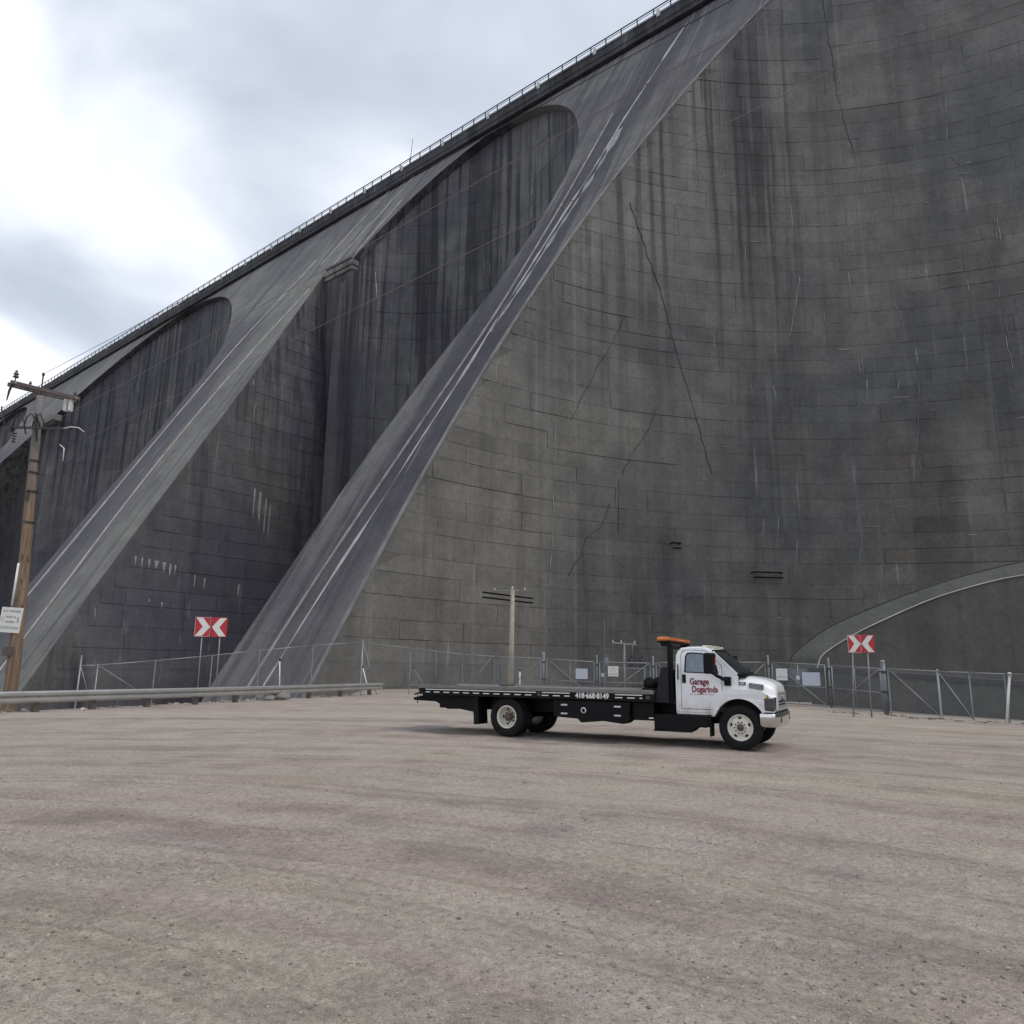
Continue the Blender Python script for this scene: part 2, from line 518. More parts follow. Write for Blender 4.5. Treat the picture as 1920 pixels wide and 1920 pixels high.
class MB:
    def __init__(self):
        self.v, self.f, self.mi, self.sm = [], [], [], []
        self.mats = []
        self.cur = 0

    def mat(self, name):
        m = MAT[name]
        if m not in self.mats:
            self.mats.append(m)
        self.cur = self.mats.index(m)
        return self

    def add(self, verts, faces, smooth=False):
        o = len(self.v)
        self.v += [tuple(p) for p in verts]
        for f in faces:
            self.f.append([i + o for i in f])
            self.mi.append(self.cur)
            self.sm.append(smooth)
        return self

    def box(self, x0, x1, y0, y1, z0, z1, rot=None, piv=None):
        vs_ = [Vector((x, y, z)) for z in (z0, z1) for y in (y0, y1) for x in (x0, x1)]
        if rot:
            c = Vector(piv) if piv else Vector(((x0 + x1) / 2, (y0 + y1) / 2, (z0 + z1) / 2))
            vs_ = [c + rot @ (p - c) for p in vs_]
        return self.add(vs_, [(0, 2, 3, 1), (4, 5, 7, 6), (0, 1, 5, 4), (2, 6, 7, 3), (0, 4, 6, 2), (1, 3, 7, 5)])

    def bar(self, a, b, w, h, up=(0, 0, 1)):
        """rectangular bar from a to b"""
        a, b = Vector(a), Vector(b)
        d = (b - a).normalized()
        s = d.cross(Vector(up))
        if s.length < 1e-4:
            s = d.cross(Vector((1, 0, 0)))
        s.normalize()
        u = s.cross(d)
        q = [s * (w / 2) * i + u * (h / 2) * j for i, j in ((-1, -1), (1, -1), (1, 1), (-1, 1))]
        vv = [a + k for k in q] + [b + k for k in q]
        return self.add(vv, [(3, 2, 1, 0), (4, 5, 6, 7)] + [(i, (i + 1) % 4, 4 + (i + 1) % 4, 4 + i) for i in range(4)])

    def tube(self, pts, r, n=8, cap=True, smooth=True):
        pts = [Vector(p) for p in pts]
        k = len(pts)
        rs = r if isinstance(r, (list, tuple)) else [r] * k
        vv = []
        prev = None
        for i, p in enumerate(pts):
            d = (pts[min(i + 1, k - 1)] - pts[max(i - 1, 0)]).normalized()
            if prev is None:
                s = d.cross(Vector((0, 0, 1)))
                if s.length < 1e-3:
                    s = d.cross(Vector((1, 0, 0)))
            else:
                s = prev - d * prev.dot(d)
            s.normalize()
            prev = s
            u = s.cross(d)
            for j in range(n):
                a = 2 * PI * j / n
                vv.append(p + (s * math.cos(a) + u * math.sin(a)) * rs[i])
        ff = []
        for i in range(k - 1):
            for j in range(n):
                ff.append((i * n + j, i * n + (j + 1) % n, (i + 1) * n + (j + 1) % n, (i + 1) * n + j))
        self.add(vv, ff, smooth)
        if cap:
            o = len(self.v) - len(vv)
            self.f.append([o + j for j in range(n)][::-1]); self.mi.append(self.cur); self.sm.append(False)
            self.f.append([o + (k - 1) * n + j for j in range(n)]); self.mi.append(self.cur); self.sm.append(False)
        return self

    def lathe(self, prof, n=32, axis='Y', org=(0, 0, 0), smooth=True):
        """profile of (radius, offset along axis)"""
        vv, ff = [], []
        m = len(prof)
        for j in range(n):
            a = 2 * PI * j / n
            for (r, o) in prof:
                x, z = r * math.cos(a), r * math.sin(a)
                if axis == 'Y':
                    p = (x, o, z)
                elif axis == 'Z':
                    p = (x, z, o)
                else:
                    p = (o, x, z)
                vv.append((p[0] + org[0], p[1] + org[1], p[2] + org[2]))
        for j in range(n):
            k = (j + 1) % n
            for i in range(m - 1):
                ff.append((j * m + i, j * m + i + 1, k * m + i + 1, k * m + i))
        return self.add(vv, ff, smooth)

    def plate(self, outline, holes, fa, fb):
        """plate from 2d outline with holes; fa/fb map (a,b)->3d for both faces"""
        loops = [outline] + list(holes)
        flat = [p for l in loops for p in l]
        tris = tessellate_polygon([[Vector((p[0], p[1], 0)) for p in l] for l in loops])
        n = len(flat)
        vv = [fa(*p) for p in flat] + [fb(*p) for p in flat]
        ff = []
        for t in tris:
            ff.append(tuple(t)); ff.append(tuple(i + n for i in reversed(t)))
        o = 0
        for l in loops:
            k = len(l)
            for i in range(k):
                j = (i + 1) % k
                ff.append((o + i, o + j, n + o + j, n + o + i))
            o += k
        return self.add(vv, ff)

    def grid(self, rows, smooth=True, closed=False):
        m = len(rows[0])
        vv = [p for r_ in rows for p in r_]
        ff = []
        for i in range(len(rows) - 1):
            for j in range(m - 1 if not closed else m):
                k = (j + 1) % m
                ff.append((i * m + j, i * m + k, (i + 1) * m + k, (i + 1) * m + j))
        return self.add(vv, ff, smooth)

    def build(self, name, mat=None, parent=None, bevel=0.0, seg=2, tint=None, fix=True, loc=None):
        me = bpy.data.meshes.new(name)
        me.from_pydata(self.v, [], self.f)
        if mat:
            me.materials.append(MAT[mat])
        else:
            for m_ in self.mats:
                me.materials.append(m_)
            me.polygons.foreach_set('material_index', self.mi)
        me.polygons.foreach_set('use_smooth', self.sm)
        if tint is not None:
            at = me.attributes.new('tint', 'FLOAT', 'POINT')
            if isinstance(tint, (int, float)):
                at.data.foreach_set('value', [tint] * len(self.v))
            else:
                at.data.foreach_set('value', tint)
        if fix:
            import bmesh
            bm = bmesh.new(); bm.from_mesh(me)
            bmesh.ops.recalc_face_normals(bm, faces=bm.faces)
            bm.to_mesh(me); bm.free()
        me.update()
        o = bpy.data.objects.new(name, me)
        COL.objects.link(o)
        if parent:
            o.parent = parent
        if loc:
            o.location = loc
        if bevel:
            md = o.modifiers.new('bevel', 'BEVEL')
            md.width = bevel; md.segments = seg; md.limit_method = 'ANGLE'; md.angle_limit = R(30)
            md.harden_normals = False
        return o


def interp(poly, h):
    """poly: list of (value, h) rising in h"""
    if h <= poly[0][1]:
        return poly[0][0]
    for (a, h0), (b, h1) in zip(poly, poly[1:]):
        if h <= h1:
            f = (h - h0) / (h1 - h0)
            return a + (b - a) * f
    return poly[-1][0]


def text(name, body, size, mat, parent, loc, rot, sx=1.0, shear=0.0, off=0.0, align='CENTER'):
    cu = bpy.data.curves.new(name, 'FONT')
    cu.body = body
    cu.size = size
    cu.shear = shear
    cu.offset = off
    cu.extrude = 0.0015
    cu.align_x = align
    cu.align_y = 'CENTER'
    cu.resolution_u = 3
    cu.materials.append(MAT[mat])
    tmp = bpy.data.objects.new(name + '_curve', cu)
    COL.objects.link(tmp)
    dg = bpy.context.evaluated_depsgraph_get()
    me = bpy.data.meshes.new_from_object(tmp.evaluated_get(dg))
    bpy.data.objects.remove(tmp)
    bpy.data.curves.remove(cu)
    o = bpy.data.objects.new(name, me)
    COL.objects.link(o)
    o.parent = parent
    o.location = loc
    o.rotation_euler = rot
    o.scale = (sx, 1, 1)
    return o


# ------------------------------------------------------------------ ground
def graded(lo, hi, f0, f1, step, growth=1.16, big=40):
    a = [f0]
    while a[-1] < f1:
        a.append(a[-1] + step)
    s = step
    while a[-1] < hi:
        s = min(s * growth, big); a.append(a[-1] + s)
    b = []
    x = f0; s = step
    while x > lo:
        s = min(s * growth, big); x -= s; b.append(x)
    return b[::-1] + a


def bank(x, y):
    """the land falls away behind the guard rail"""
    rx = -18.9 + (y - 22.3) * 0.38 if y < 50 else -8.4 - (y - 50) * 0.25
    d = rx - 0.7 - x
    if d <= 0:
        return 0.0
    return -min(6.0, 0.45 * d)


def gz(x, y):
    d = math.hypot(x, y)
    if d > 40 or x < -12:
        return bank(x, y)
    k = max(0.0, min(1.0, (34 - d) / 14))
    r = math.hypot(x + 6, y + 3)
    z = 0.020 * noise.noise(Vector((x * 0.5, y * 0.5, 1.3)))
    z += 0.020 * noise.noise(Vector((r * 2.6, math.atan2(y + 3, x + 6) * 3.0, 4.0)))
    z += 0.010 * noise.noise(Vector((x * 2.3, y * 2.3, 7.7)))
    z += 0.007 * noise.noise(Vector((x * 6.1, y * 6.1, 2.2)))
    z += 0.016 * noise.noise(Vector((r * 1.1, math.atan2(y + 3, x + 6) * 1.5, 8.0)))
    if d < 14:
        rough = max(0.0, 0.55 + noise.noise(Vector((r * 1.3, math.atan2(y + 3, x + 6) * 2.5, 5.0))) + 0.5 * noise.noise(Vector((x * 0.9, y * 0.9, 3.0))))
        c1 = noise.noise(Vector((x * 10.5, y * 10.5, 0.5)))
        c2 = noise.noise(Vector((x * 21.0, y * 21.0, 6.5)))
        z += rough * (0.058 * max(0.0, c1 - 0.15) + 0.046 * max(0.0, c2 - 0.12) - 0.02 * max(0.0, -c1 - 0.3))
    return z * k - 0.012 * k


def build_ground():
    xs = graded(-420, 420, -6.2, 6.2, 0.030, 1.06)
    ys = graded(-120, 520, 3.3, 8.6, 0.026, 1.06)
    verts = [(x, y, gz(x, y)) for y in ys for x in xs]
    m = len(xs)
    faces = [(j * m + i, j * m + i + 1, (j + 1) * m + i + 1, (j + 1) * m + i)
             for j in range(len(ys) - 1) for i in range(m - 1)]
    b = MB(); b.add(verts, faces, True)
    o = b.build('ground', 'gravel_lot', fix=False)
    tag(o, 'wide beige and pinkish gravel lot with curved tyre tracks', 'ground', kind='structure')


build_ground()

ICO = None


def ico():
    global ICO
    if ICO is None:
        import bmesh
        bm = bmesh.new()
        bmesh.ops.create_icosphere(bm, subdivisions=1, radius=1)
        ICO = ([v.co.copy() for v in bm.verts], [[v.index for v in f.verts] for f in bm.faces])
        bm.free()
    return ICO


def build_gravel():
    rnd = random.Random(5)
    V, Fc = ico()
    b = MB(); tint = []
    n = 0
    while n < 22000:
        y = 3.4 * (26 / 3.4) ** (rnd.random() ** 1.25)
        x = rnd.uniform(-0.78, 0.78) * y
        dens = noise.noise(Vector((x * 0.5, y * 0.5, 9.0))) + 0.8 * noise.noise(Vector((math.hypot(x + 6, y + 3) * 1.6, math.atan2(y + 3, x + 6) * 2, 0)))
        if dens < rnd.uniform(-1.1, 0.6):
            continue
        r = 0.003 + 0.009 * rnd.random() ** 3
        if rnd.random() < 0.02:
            r *= 2.0
        a = rnd.uniform(0, 2 * PI); ca, sa = math.cos(a), math.sin(a)
        e1, e2, e3 = rnd.uniform(0.8, 1.5), rnd.uniform(0.7, 1.1), rnd.uniform(0.4, 0.7)
        z = gz(x, y) + r * e3 * 0.25
        vv = []
        for p in V:
            q = p * (1 + rnd.uniform(-0.2, 0.2))
            px, py = q.x * e1 * r, q.y * e2 * r
            vv.append((x + px * ca - py * sa, y + px * sa + py * ca, z + q.z * e3 * r))
        b.add(vv, Fc, True)
        tv = max(-1, min(1, rnd.gauss(-0.2, 0.42)))
        tint += [tv] * len(V)
        n += 1
    o = b.build('gravel', 'pebble', tint=tint, fix=False)
    tag(o, 'loose small stones strewn over the gravel lot', 'gravel', kind='stuff')


build_gravel()

# ------------------------------------------------------------------ dam
# local axes: x along the crest (to the right), y into the dam, z up
DAM = empty('concrete_dam', (-62.97, 52.65, 0), R(-39.9))
tag(DAM, 'towering dark concrete multiple-arch dam with sloping buttresses and a road on its crest', 'dam')
K = 0.56
CREST_Y, CREST_H = 96.39, 112.1  # dam origin, crest, arches and edges all scaled up about the camera
SLAB_BOT, SLAB_TOP = 98.8, 100.1


def face_y(h):
    return CREST_Y - K * (CREST_H - h)


def face_h(y):
    return CREST_H - (CREST_Y - y) / K


class Arch:
    def __init__(self, uc, vc, r, floor=-1e9, inset=0.0):
        self.uc, self.vc, self.r, self.floor, self.inset = uc, vc, r, floor, inset

    def back(self, u):
        return self.y(u) + self.inset

    def y(self, u):
        d = self.r ** 2 - (u - self.uc) ** 2
        return max(self.floor, self.vc + math.sqrt(max(d, 0)))

    def half(self, h):
        d = self.r ** 2 - (face_y(h) - self.vc) ** 2
        return math.sqrt(d) if d > 0 and face_y(h) > self.vc - self.r else 0.0

    def top(self, u):
        return min(SLAB_BOT, face_h(self.y(u)))


MAIN = Arch(90, 38.75, 55)
A1 = Arch(6, 59.4, 29, inset=1.8)
A2 = Arch(-109, -6.6, 95, 72.0, inset=1.8)
A3 = Arch(-245, -6.6, 95, 72.0, inset=1.8)


def edge_A_left(h):
    if h < 72:
        return interp([(21, 0), (22, 8), (23, 16), (24.4, 24), (26.6, 33), (30.0, 44), (31.8, 54), (32.2, 64), (31.1, 72)], h)
    return A1.uc + A1.half(h)


def edge_A_right(h):
    y = max(face_y(h), MAIN.vc)
    d = MAIN.r ** 2 - (y - MAIN.vc) ** 2
    return MAIN.uc - math.sqrt(max(d, 0))


def edge_B_right(h):
    if h < 73.0:
        return interp([(-20.6, 0), (-22.3, 10.7), (-22.8, 19), (-23, 30), (-23.5, 46), (-25.1, 58), (-26.6, 73)], h)
    return A1.uc - A1.half(h)


def edge_B_left(h):
    if h < 68.6:
        return interp([(-51, 0), (-50.5, 18), (-50, 30), (-48.8, 42), (-49.2, 55), (-52, 64), (-55.6, 68.6)], h)
    return A2.uc + A2.half(h)


def edge_C_right(h):
    if h < 72:
        return interp([(-186, 0), (-183, 30), (-178, 50), (-172, 60), (-164.5, 68), (-159.6, 72)], h)
    return A2.uc - A2.half(h)


def edge_C_left(h):
    if h < 72:
        return interp([(-212, 0), (-206, 40), (-199, 60), (-194.6, 72)], h)
    return A3.uc + A3.half(h)


def edge_D_right(h):
    if h < 72:
        return interp([(-318, 0), (-312, 40), (-302, 62), (-295.4, 72)], h)
    return A3.uc - A3.half(h)


def edge_E_left(h):
    return 180 - edge_A_right(h)


def levels(extra=()):
    hs = [-7.0, -4.0, -2.0] + [i * 2.0 for i in range(0, 46)] + [90 + i * 0.8 for i in range(1, 11)] + [SLAB_BOT + 0.1]
    hs += [8.6, 8.9, 9.15, 9.3, 9.5, 9.8, 10.4, 11.2, 13]
    hs += list(extra)
    return sorted(set(round(h, 3) for h in hs))


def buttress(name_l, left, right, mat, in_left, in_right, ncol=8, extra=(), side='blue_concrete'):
    """sloping front face plus the two side walls going back to the vaults"""
    b = MB()
    b.mat(mat)
    hs = levels(extra)
    rows = []
    for h in hs:
        a, c = left(h), right(h)
        rows.append([(a + (c - a) * j / ncol, face_y(h), h) for j in range(ncol + 1)])
    b.grid(rows, False)
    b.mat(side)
    for edge, deep in ((left, in_left), (right, in_right)):
        if deep is None:
            continue
        rr = []
        for h in hs:
            u = edge(h); y0 = face_y(h)
            y1 = max(y0 + 0.02, deep(u, h))
            rr.append([(u, y0, h), (u, (y0 + y1) / 2, h), (u, y1, h)])
        b.grid(rr, False)
    o = b.build('buttress', parent=DAM, fix=False)
    o['label'] = name_l
    return o


PIL_Y = A1.y(-18.5)
but_A = buttress('central sloping buttress with two pale lines and dark stains', edge_A_left, edge_A_right, 'face_dark',
                 lambda u, h: A1.back(u), lambda u, h: MAIN.vc + 0.3, side='vault_concrete')
but_B = buttress('lighter left buttress with a ledge near its top', edge_B_left, edge_B_right, 'face_concrete',
                 lambda u, h: A2.back(u), lambda u, h: PIL_Y if h < 73 else A1.back(u), extra=(72.9, 73.1))
but_C = buttress('distant buttress behind the wooden utility pole', edge_C_left, edge_C_right, 'face_concrete',
                 lambda u, h: A3.back(u), lambda u, h: A2.back(u))
but_D = buttress('farthest buttress at the left end of the crest', lambda h: -345.0, edge_D_right, 'face_concrete',
                 None, lambda u, h: A3.back(u))
but_E = buttress('buttress at the far side of the great arch', edge_E_left, lambda h: 230.0, 'face_concrete', lambda u, h: MAIN.vc + 0.3, None)

# pilaster and ledge on the left buttress
b = MB(); b.mat('blue_concrete')
hs = [-7.0] + [i * 3.0 for i in range(0, 25)] + [73.0]
b.grid([[(edge_B_right(h), PIL_Y, h), (-18.5, PIL_Y, h), (-18.5, PIL_Y + 1.9, h)] for h in hs], False)
b.build('pilaster', parent=DAM, fix=False)
b = MB()
b.box(-27.0, -18.2, PIL_Y - 0.55, PIL_Y + 1.0, 72.3, 73.3)
b.box(-26.8, -18.4, PIL_Y - 0.3, PIL_Y + 1.0, 71.5, 72.3)
b.build('ledge', 'face_concrete', DAM, bevel=0.08)
b = MB()
b.box(-26.3, -18.9, PIL_Y - 0.35, PIL_Y + 0.2, 73.7, 74.0)
b.build('ledge_gutter', 'steel_dark', DAM)
b = MB()
b.box(-160.5, -152.0, face_y(72) - 1.3, face_y(72) + 1.0, 70.6, 72.4)
b.build('ledge', 'face_concrete', DAM, bevel=0.08)


def vault(arch, u0, u1, n, mat, label, ang=True):
    b = MB()
    rows = []
    for i in range(n + 1):
        f = i / n
        if ang:
            t0 = math.asin(max(-1, min(1, (u0 - arch.uc) / arch.r)))
            t1 = math.asin(max(-1, min(1, (u1 - arch.uc) / arch.r)))
            u = arch.uc + arch.r * math.sin(t0 + (t1 - t0) * f)
        else:
            u = u0 + (u1 - u0) * f
        y = arch.back(u); tp = arch.top(u)
        tp = max(tp, 0.5)
        rows.append([(u, y, -7.0 + (tp + 7.0) * j / 22) for j in range(23)])
    b.grid(rows, True)
    o = b.build('arch_wall', mat, DAM, fix=False)
    o['label'] = label
    return o


vault_main = vault(MAIN, 35.0005, 144.9995, 180, 'vault_joint', 'great curved arch wall with cast concrete courses')
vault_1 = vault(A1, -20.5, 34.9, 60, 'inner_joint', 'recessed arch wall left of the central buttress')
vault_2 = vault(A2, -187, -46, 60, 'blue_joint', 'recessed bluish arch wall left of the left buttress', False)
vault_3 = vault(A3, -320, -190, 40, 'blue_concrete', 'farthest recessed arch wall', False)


def panels(pt, nrm, a0, a1, hmin, hmax, rise, width, top, parent, mat, seed, bottom=None, cap=290, score=None, left=None, right=None):
    """courses of cast panels standing a little proud of the wall behind them"""
    rnd = random.Random(seed)
    todo = []
    h = hmin
    row = 0
    while h < hmax:
        h1 = h + rise * rnd.uniform(0.8, 1.15)
        hm = (h + h1) / 2
        lo = left(hm) if left else a0
        hi = right(hm) if right else a1
        a = lo + (0 if row % 2 else -width * rnd.uniform(0.2, 0.8))
        while a < hi:
            b_ = a + width * rnd.choice((0.55, 0.8, 1.0, 1.0, 1.6, 2.2)) * rnd.uniform(0.85, 1.15)
            todo.append((max(a, lo), min(b_, hi), h, h1))
            a = b_
        h = h1; row += 1
    made = []
    for (p, q, h0, h1) in todo:
        if q - p < 0.15:
            continue
        gap = rnd.choice((0.012, 0.015, 0.02, 0.03, 0.05))
        gh = rnd.choice((0.008, 0.01, 0.012, 0.02, 0.05))
        pr = rnd.choice((0.02, 0.025, 0.03, 0.03, 0.06))
        lim = h0 + gh + 0.12
        while p < q and top(p) - 0.22 < lim:
            p += 0.05
        while q > p and top(q) - 0.22 < lim:
            q -= 0.05
        if q - p < 0.2:
            continue
        aa = [p + gap + (q - p - 2 * gap) * i / 4 for i in range(5)]
        tops = [min(h1 - gh, top(x) - 0.22) for x in aa]
        vv = []
        for x, t in zip(aa, tops):
            P = Vector(pt(x)); n_ = Vector(nrm(x))
            for (o, hh) in ((pr, h0 + gh), (pr, t), (-0.05, t), (-0.05, h0 + gh)):
                vv.append((P.x + n_.x * o, P.y + n_.y * o, hh))
        ff = []
        for i in range(4):
            k = i * 4
            ff += [(k, k + 4, k + 5, k + 1), (k + 1, k + 5, k + 6, k + 2), (k + 3, k + 7, k + 4, k)]
        ff += [(0, 1, 2, 3), (16, 19, 18, 17)]
        tint = max(-1, min(1, rnd.gauss(0, 0.45)))
        sc_ = score((p + q) / 2, (h0 + h1) / 2) if score else 0
        made.append((sc_, vv, ff, tint))
    made.sort(key=lambda z: -z[0])
    for (s_, vv, ff, tint) in made[:cap]:
        b = MB(); b.add(vv, ff)
        b.build('panel', mat, parent, tint=tint, fix=False)
    if len(made) > cap:
        b = MB(); tt = []
        for (s_, vv, ff, tint) in made[cap:]:
            b.add(vv, ff); tt += [tint] * len(vv)
        o = b.build('panel_field', mat, parent, tint=tt, fix=False)
        o['kind'] = 'stuff'


def main_pt(s):
    if s < 0:
        return (35.0, MAIN.vc + s, 0)
    t = R(90) - s / MAIN.r
    return (MAIN.uc - MAIN.r * math.sin(t), MAIN.vc + MAIN.r * math.cos(t), 0)


def main_n(s):
    if s < 0:
        return (1.0, 0.0, 0)
    t = R(90) - s / MAIN.r
    return (math.sin(t), -math.cos(t), 0)


panels(main_pt, main_n, -8.5, R(88) * MAIN.r, 0.2, 98, 1.95, 6.5, lambda s: min(SLAB_BOT, face_h(main_pt(s)[1])), vault_main, 'vault_concrete', 11,
       score=lambda s, h: (1 if (s < R(72) * 55 and h > 6 and h < 88) else -1) + 0.001 * (60 - abs(h - 45)))


def a1_pt(s):
    t = -s / A1.r
    u = A1.uc + A1.r * math.sin(s / A1.r)
    return (u, A1.vc + A1.inset + A1.r * math.cos(s / A1.r), 0)


def a1_n(s):
    return (-math.sin(s / A1.r), -math.cos(s / A1.r), 0)


panels(a1_pt, a1_n, -A1.r * math.asin(24.4 / 29), A1.r * math.asin(26 / 29), 18, 98, 3.0, 5.5, lambda s: A1.top(a1_pt(s)[0]), vault_1, 'inner_concrete', 12,
       score=lambda s, h: h)


def a2_pt(s):
    return (A2.uc + A2.r * math.sin(s / A2.r), A2.vc + A2.inset + A2.r * math.cos(s / A2.r), 0)


def a2_n(s):
    return (-math.sin(s / A2.r), -math.cos(s / A2.r), 0)


panels(a2_pt, a2_n, -A2.r * math.asin(52.6 / 95), A2.r * math.asin(52.6 / 95), 12, 98, 3.4, 8.0, lambda s: A2.top(a2_pt(s)[0]), vault_2, 'blue_concrete', 13,
       score=lambda s, h: h)


# side wall of the left buttress (faces the central one): panels run along y
class BSide:
    pass


def bside_panels():
    rnd = random.Random(17)
    h = 1.0
    while h < 69:
        h1 = h + rnd.uniform(2.3, 3.0)
        y0 = face_y(h1) + 0.6
        y = y0 - rnd.uniform(0, 4) if y0 < PIL_Y else PIL_Y
        while y < PIL_Y - 0.6:
            y1 = min(y + rnd.uniform(4.5, 9.5), PIL_Y - 0.05)
            p0 = max(y, y0)
            if y1 - p0 > 0.8:
                pr = rnd.choice((0.03, 0.05, 0.07))
                g = rnd.choice((0.02, 0.04, 0.06))
                ua, ub = edge_B_right(h), edge_B_right(h1)
                vv = [(ua + pr, p0 + g, h + g), (ua + pr, y1 - g, h + g), (ub + pr, y1 - g, h1 - g), (ub + pr, p0 + g, h1 - g),
                      (ua - .05, p0 + g, h + g), (ua - .05, y1 - g, h + g), (ub - .05, y1 - g, h1 - g), (ub - .05, p0 + g, h1 - g)]
                ff = [(0, 1, 2, 3), (4, 7, 6, 5), (0, 4, 5, 1), (1, 5, 6, 2), (2, 6, 7, 3), (3, 7, 4, 0)]
                b = MB(); b.add(vv, ff)
                b.build('panel', 'blue_concrete', but_B, tint=max(-1, min(1, rnd.gauss(0.1, 0.4))), fix=False)
            y = y1
        h = h1


bside_panels()


# pale pipes and lime runs on the sloping faces
def strip(parent, line, w, mat, name, seed, wob=0.0, proud=0.16):
    """line: (x along crest, height) on the sloping face, rising"""
    h0, h1 = line[0][1], line[-1][1]
    nst = 110
    rows = []
    for i in range(nst + 1):
        h = h0 + (h1 - h0) * i / nst
        u = sum(interp(line, h + d) for d in (-4, -2, 0, 2, 4)) / 5
        ww = w * (1 + wob * (noise.noise(Vector((h * 0.16, seed, 0))) + 0.4 * noise.noise(Vector((h * 0.6, seed, 3)))))
        if name == 'lime_run':
            ww = w * max(0.0, min(1.6, 0.62 + 1.5 * noise.noise(Vector((h * 0.14, seed, 0))) + 0.8 * noise.noise(Vector((h * 0.5, seed, 3)))))
            u += 0.25 * noise.noise(Vector((h * 0.09, seed, 7)))
        ww = max(0.004, ww)
        y = face_y(h)
        rows.append([(u - ww / 2, y + 0.01, h), (u - ww / 2, y - proud * 0.87, h + proud * 0.49), (u + ww / 2, y - proud * 0.87, h + proud * 0.49), (u + ww / 2, y + 0.01, h)])
    b = MB(); b.grid(rows, False)
    b.build(name, mat, parent, fix=False)


strip(but_A, [(26.6, -3), (27.4, 7), (29.6, 20), (31.3, 29), (33.2, 39), (34.6, 56), (35.4, 76)], 0.16, 'pale_joint', 'drain_pipe', 1, 0.3)
strip(but_A, [(28.4, -3), (29.8, 9), (31.4, 20), (33.1, 31), (34.8, 46), (37.4, 65), (39.8, 84), (42.3, 98)], 0.36, 'pale_lime', 'lime_run', 2, 1.3, 0.02)
strip(but_A, [(33.4, 36), (35.2, 43), (36.5, 51), (38.0, 63), (38.6, 70)], 0.75, 'pale_joint', 'lime_run', 5, 1.3, 0.015)
strip(but_A, [(edge_A_right(h) - 0.28, h) for h in range(-4, 97, 4)], 0.45, 'edge_concrete', 'edge_curb', 6, 0.25, 0.06)
strip(but_B, [(-47.6, -3), (-46.6, 12), (-46.0, 28), (-45.4, 45), (-43.6, 61), (-38.5, 76), (-36.4, 82)], 0.26, 'pale_lime', 'drain_pipe', 3, 0.2)
strip(but_B, [(-33.0, -3), (-33.8, 8), (-35.6, 22), (-36.0, 34), (-34.8, 47), (-31.8, 60), (-27.8, 70)], 0.30, 'pale_lime', 'drain_pipe', 4, 0.25)
strip(but_B, [(-42.5, 58), (-40.5, 64), (-35.5, 71), (-31, 74)], 0.4, 'pale_joint', 'lime_run', 17, 1.4, 0.02)
strip(but_B, [(-32.3, 78), (-28.7, 90), (-25.6, 98)], 0.17, 'pale_lime', 'drain_pipe', 7, 0.2)
strip(but_B, [(-25.8, 75), (-21.6, 87), (-18.2, 98)], 0.20, 'pale_lime', 'drain_pipe', 8, 0.2)
strip(but_B, [(-19.6, 75), (-17.6, 80), (-15.6, 89)], 0.17, 'pale_lime', 'drain_pipe', 9, 0.2)


# cracks, open joints and lime runs on the great arch: (angle, height)
def wall_line(name, pts, w, mat, parent, seed, arch=MAIN, off=0.112, jag=0.12):
    w *= 0.30 if mat != 'crack_dark' else 0.17
    rnd = random.Random(seed)
    dense = []
    for (t0, h0), (t1, h1) in zip(pts, pts[1:]):
        k = max(2, int(abs(h1 - h0) / 0.7))
        for i in range(k):
            f = i / k
            dense.append((t0 + (t1 - t0) * f, h0 + (h1 - h0) * f))
    dense.append(pts[-1])
    rows = []
    for i, (tt, h) in enumerate(dense):
        dt = rnd.uniform(-jag, jag) / arch.r if 0 < i < len(dense) - 1 else 0
        ww = w * (0.75 + 0.9 * noise.noise(Vector((h * 0.5, seed, 0)))) * rnd.uniform(0.6, 1.3) / 2
        ww = max(0.008, ww)
        row = []
        for s_, o_ in ((-1, 0.0), (-1, off), (1, off), (1, 0.0)):
            th = R(tt) + dt + s_ * ww / arch.r
            rr = arch.r - o_
            row.append((arch.uc - rr * math.sin(th), arch.vc + arch.inset + rr * math.cos(th), h))
        rows.append(row)
    b = MB(); b.grid(rows, False)
    b.build(name, mat, parent, fix=False)


wall_line('crack', [(58.9, 54.4), (57.6, 50.6), (55.3, 44.3), (53.7, 38.0), (51.4, 30.0), (50.0, 24.6), (49.5, 22.8)], 0.26, 'crack_dark', vault_main, 1)
wall_line('crack', [(59.8, 40.2), (61.4, 36.9), (63.8, 33.0), (65.9, 29.1), (67.1, 26.9)], 0.20, 'crack_dark', vault_main, 2)
wall_line('crack', [(56.0, 29.9), (57.5, 26.7), (59.3, 24.4), (60.6, 21.9)], 0.26, 'crack_dark', vault_main, 3)
wall_line('crack', [(62.2, 18.6), (63.4, 16.0), (65.3, 14.7), (65.8, 13.0), (67.3, 10.8)], 0.18, 'crack_dark', vault_main, 4)
wall_line('crack', [(32.0, 86), (31.8, 78.9), (31.4, 75.7), (31.2, 70.3), (30.0, 62.8)], 0.26, 'crack_dark', vault_main, 5)
wall_line('open_joint', [(31.0, 66), (30.0, 62.8), (28.9, 56.9), (28.3, 52.6), (27.8, 48.5), (27.0, 43.7), (26.4, 41.0)], 0.20, 'pale_joint', vault_main, 6)
wall_line('open_joint', [(26.4, 41.0), (26.2, 37.1), (25.3, 33.2), (25.8, 28.3), (26.8, 22.3)], 0.15, 'pale_joint', vault_main, 7)
wall_line('crack', [(19.0, 70.1), (19.5, 60.9), (18.4, 59.2), (17.4, 52.8), (17.0, 49.4), (16.0, 41.5), (15.7, 34.6)], 0.16, 'pale_joint', vault_main, 8)
wall_line('lime_run', [(37.5, 47.0), (38.4, 42.9), (39.2, 39.6)], 0.22, 'pale_lime', vault_main, 9, jag=0.05)
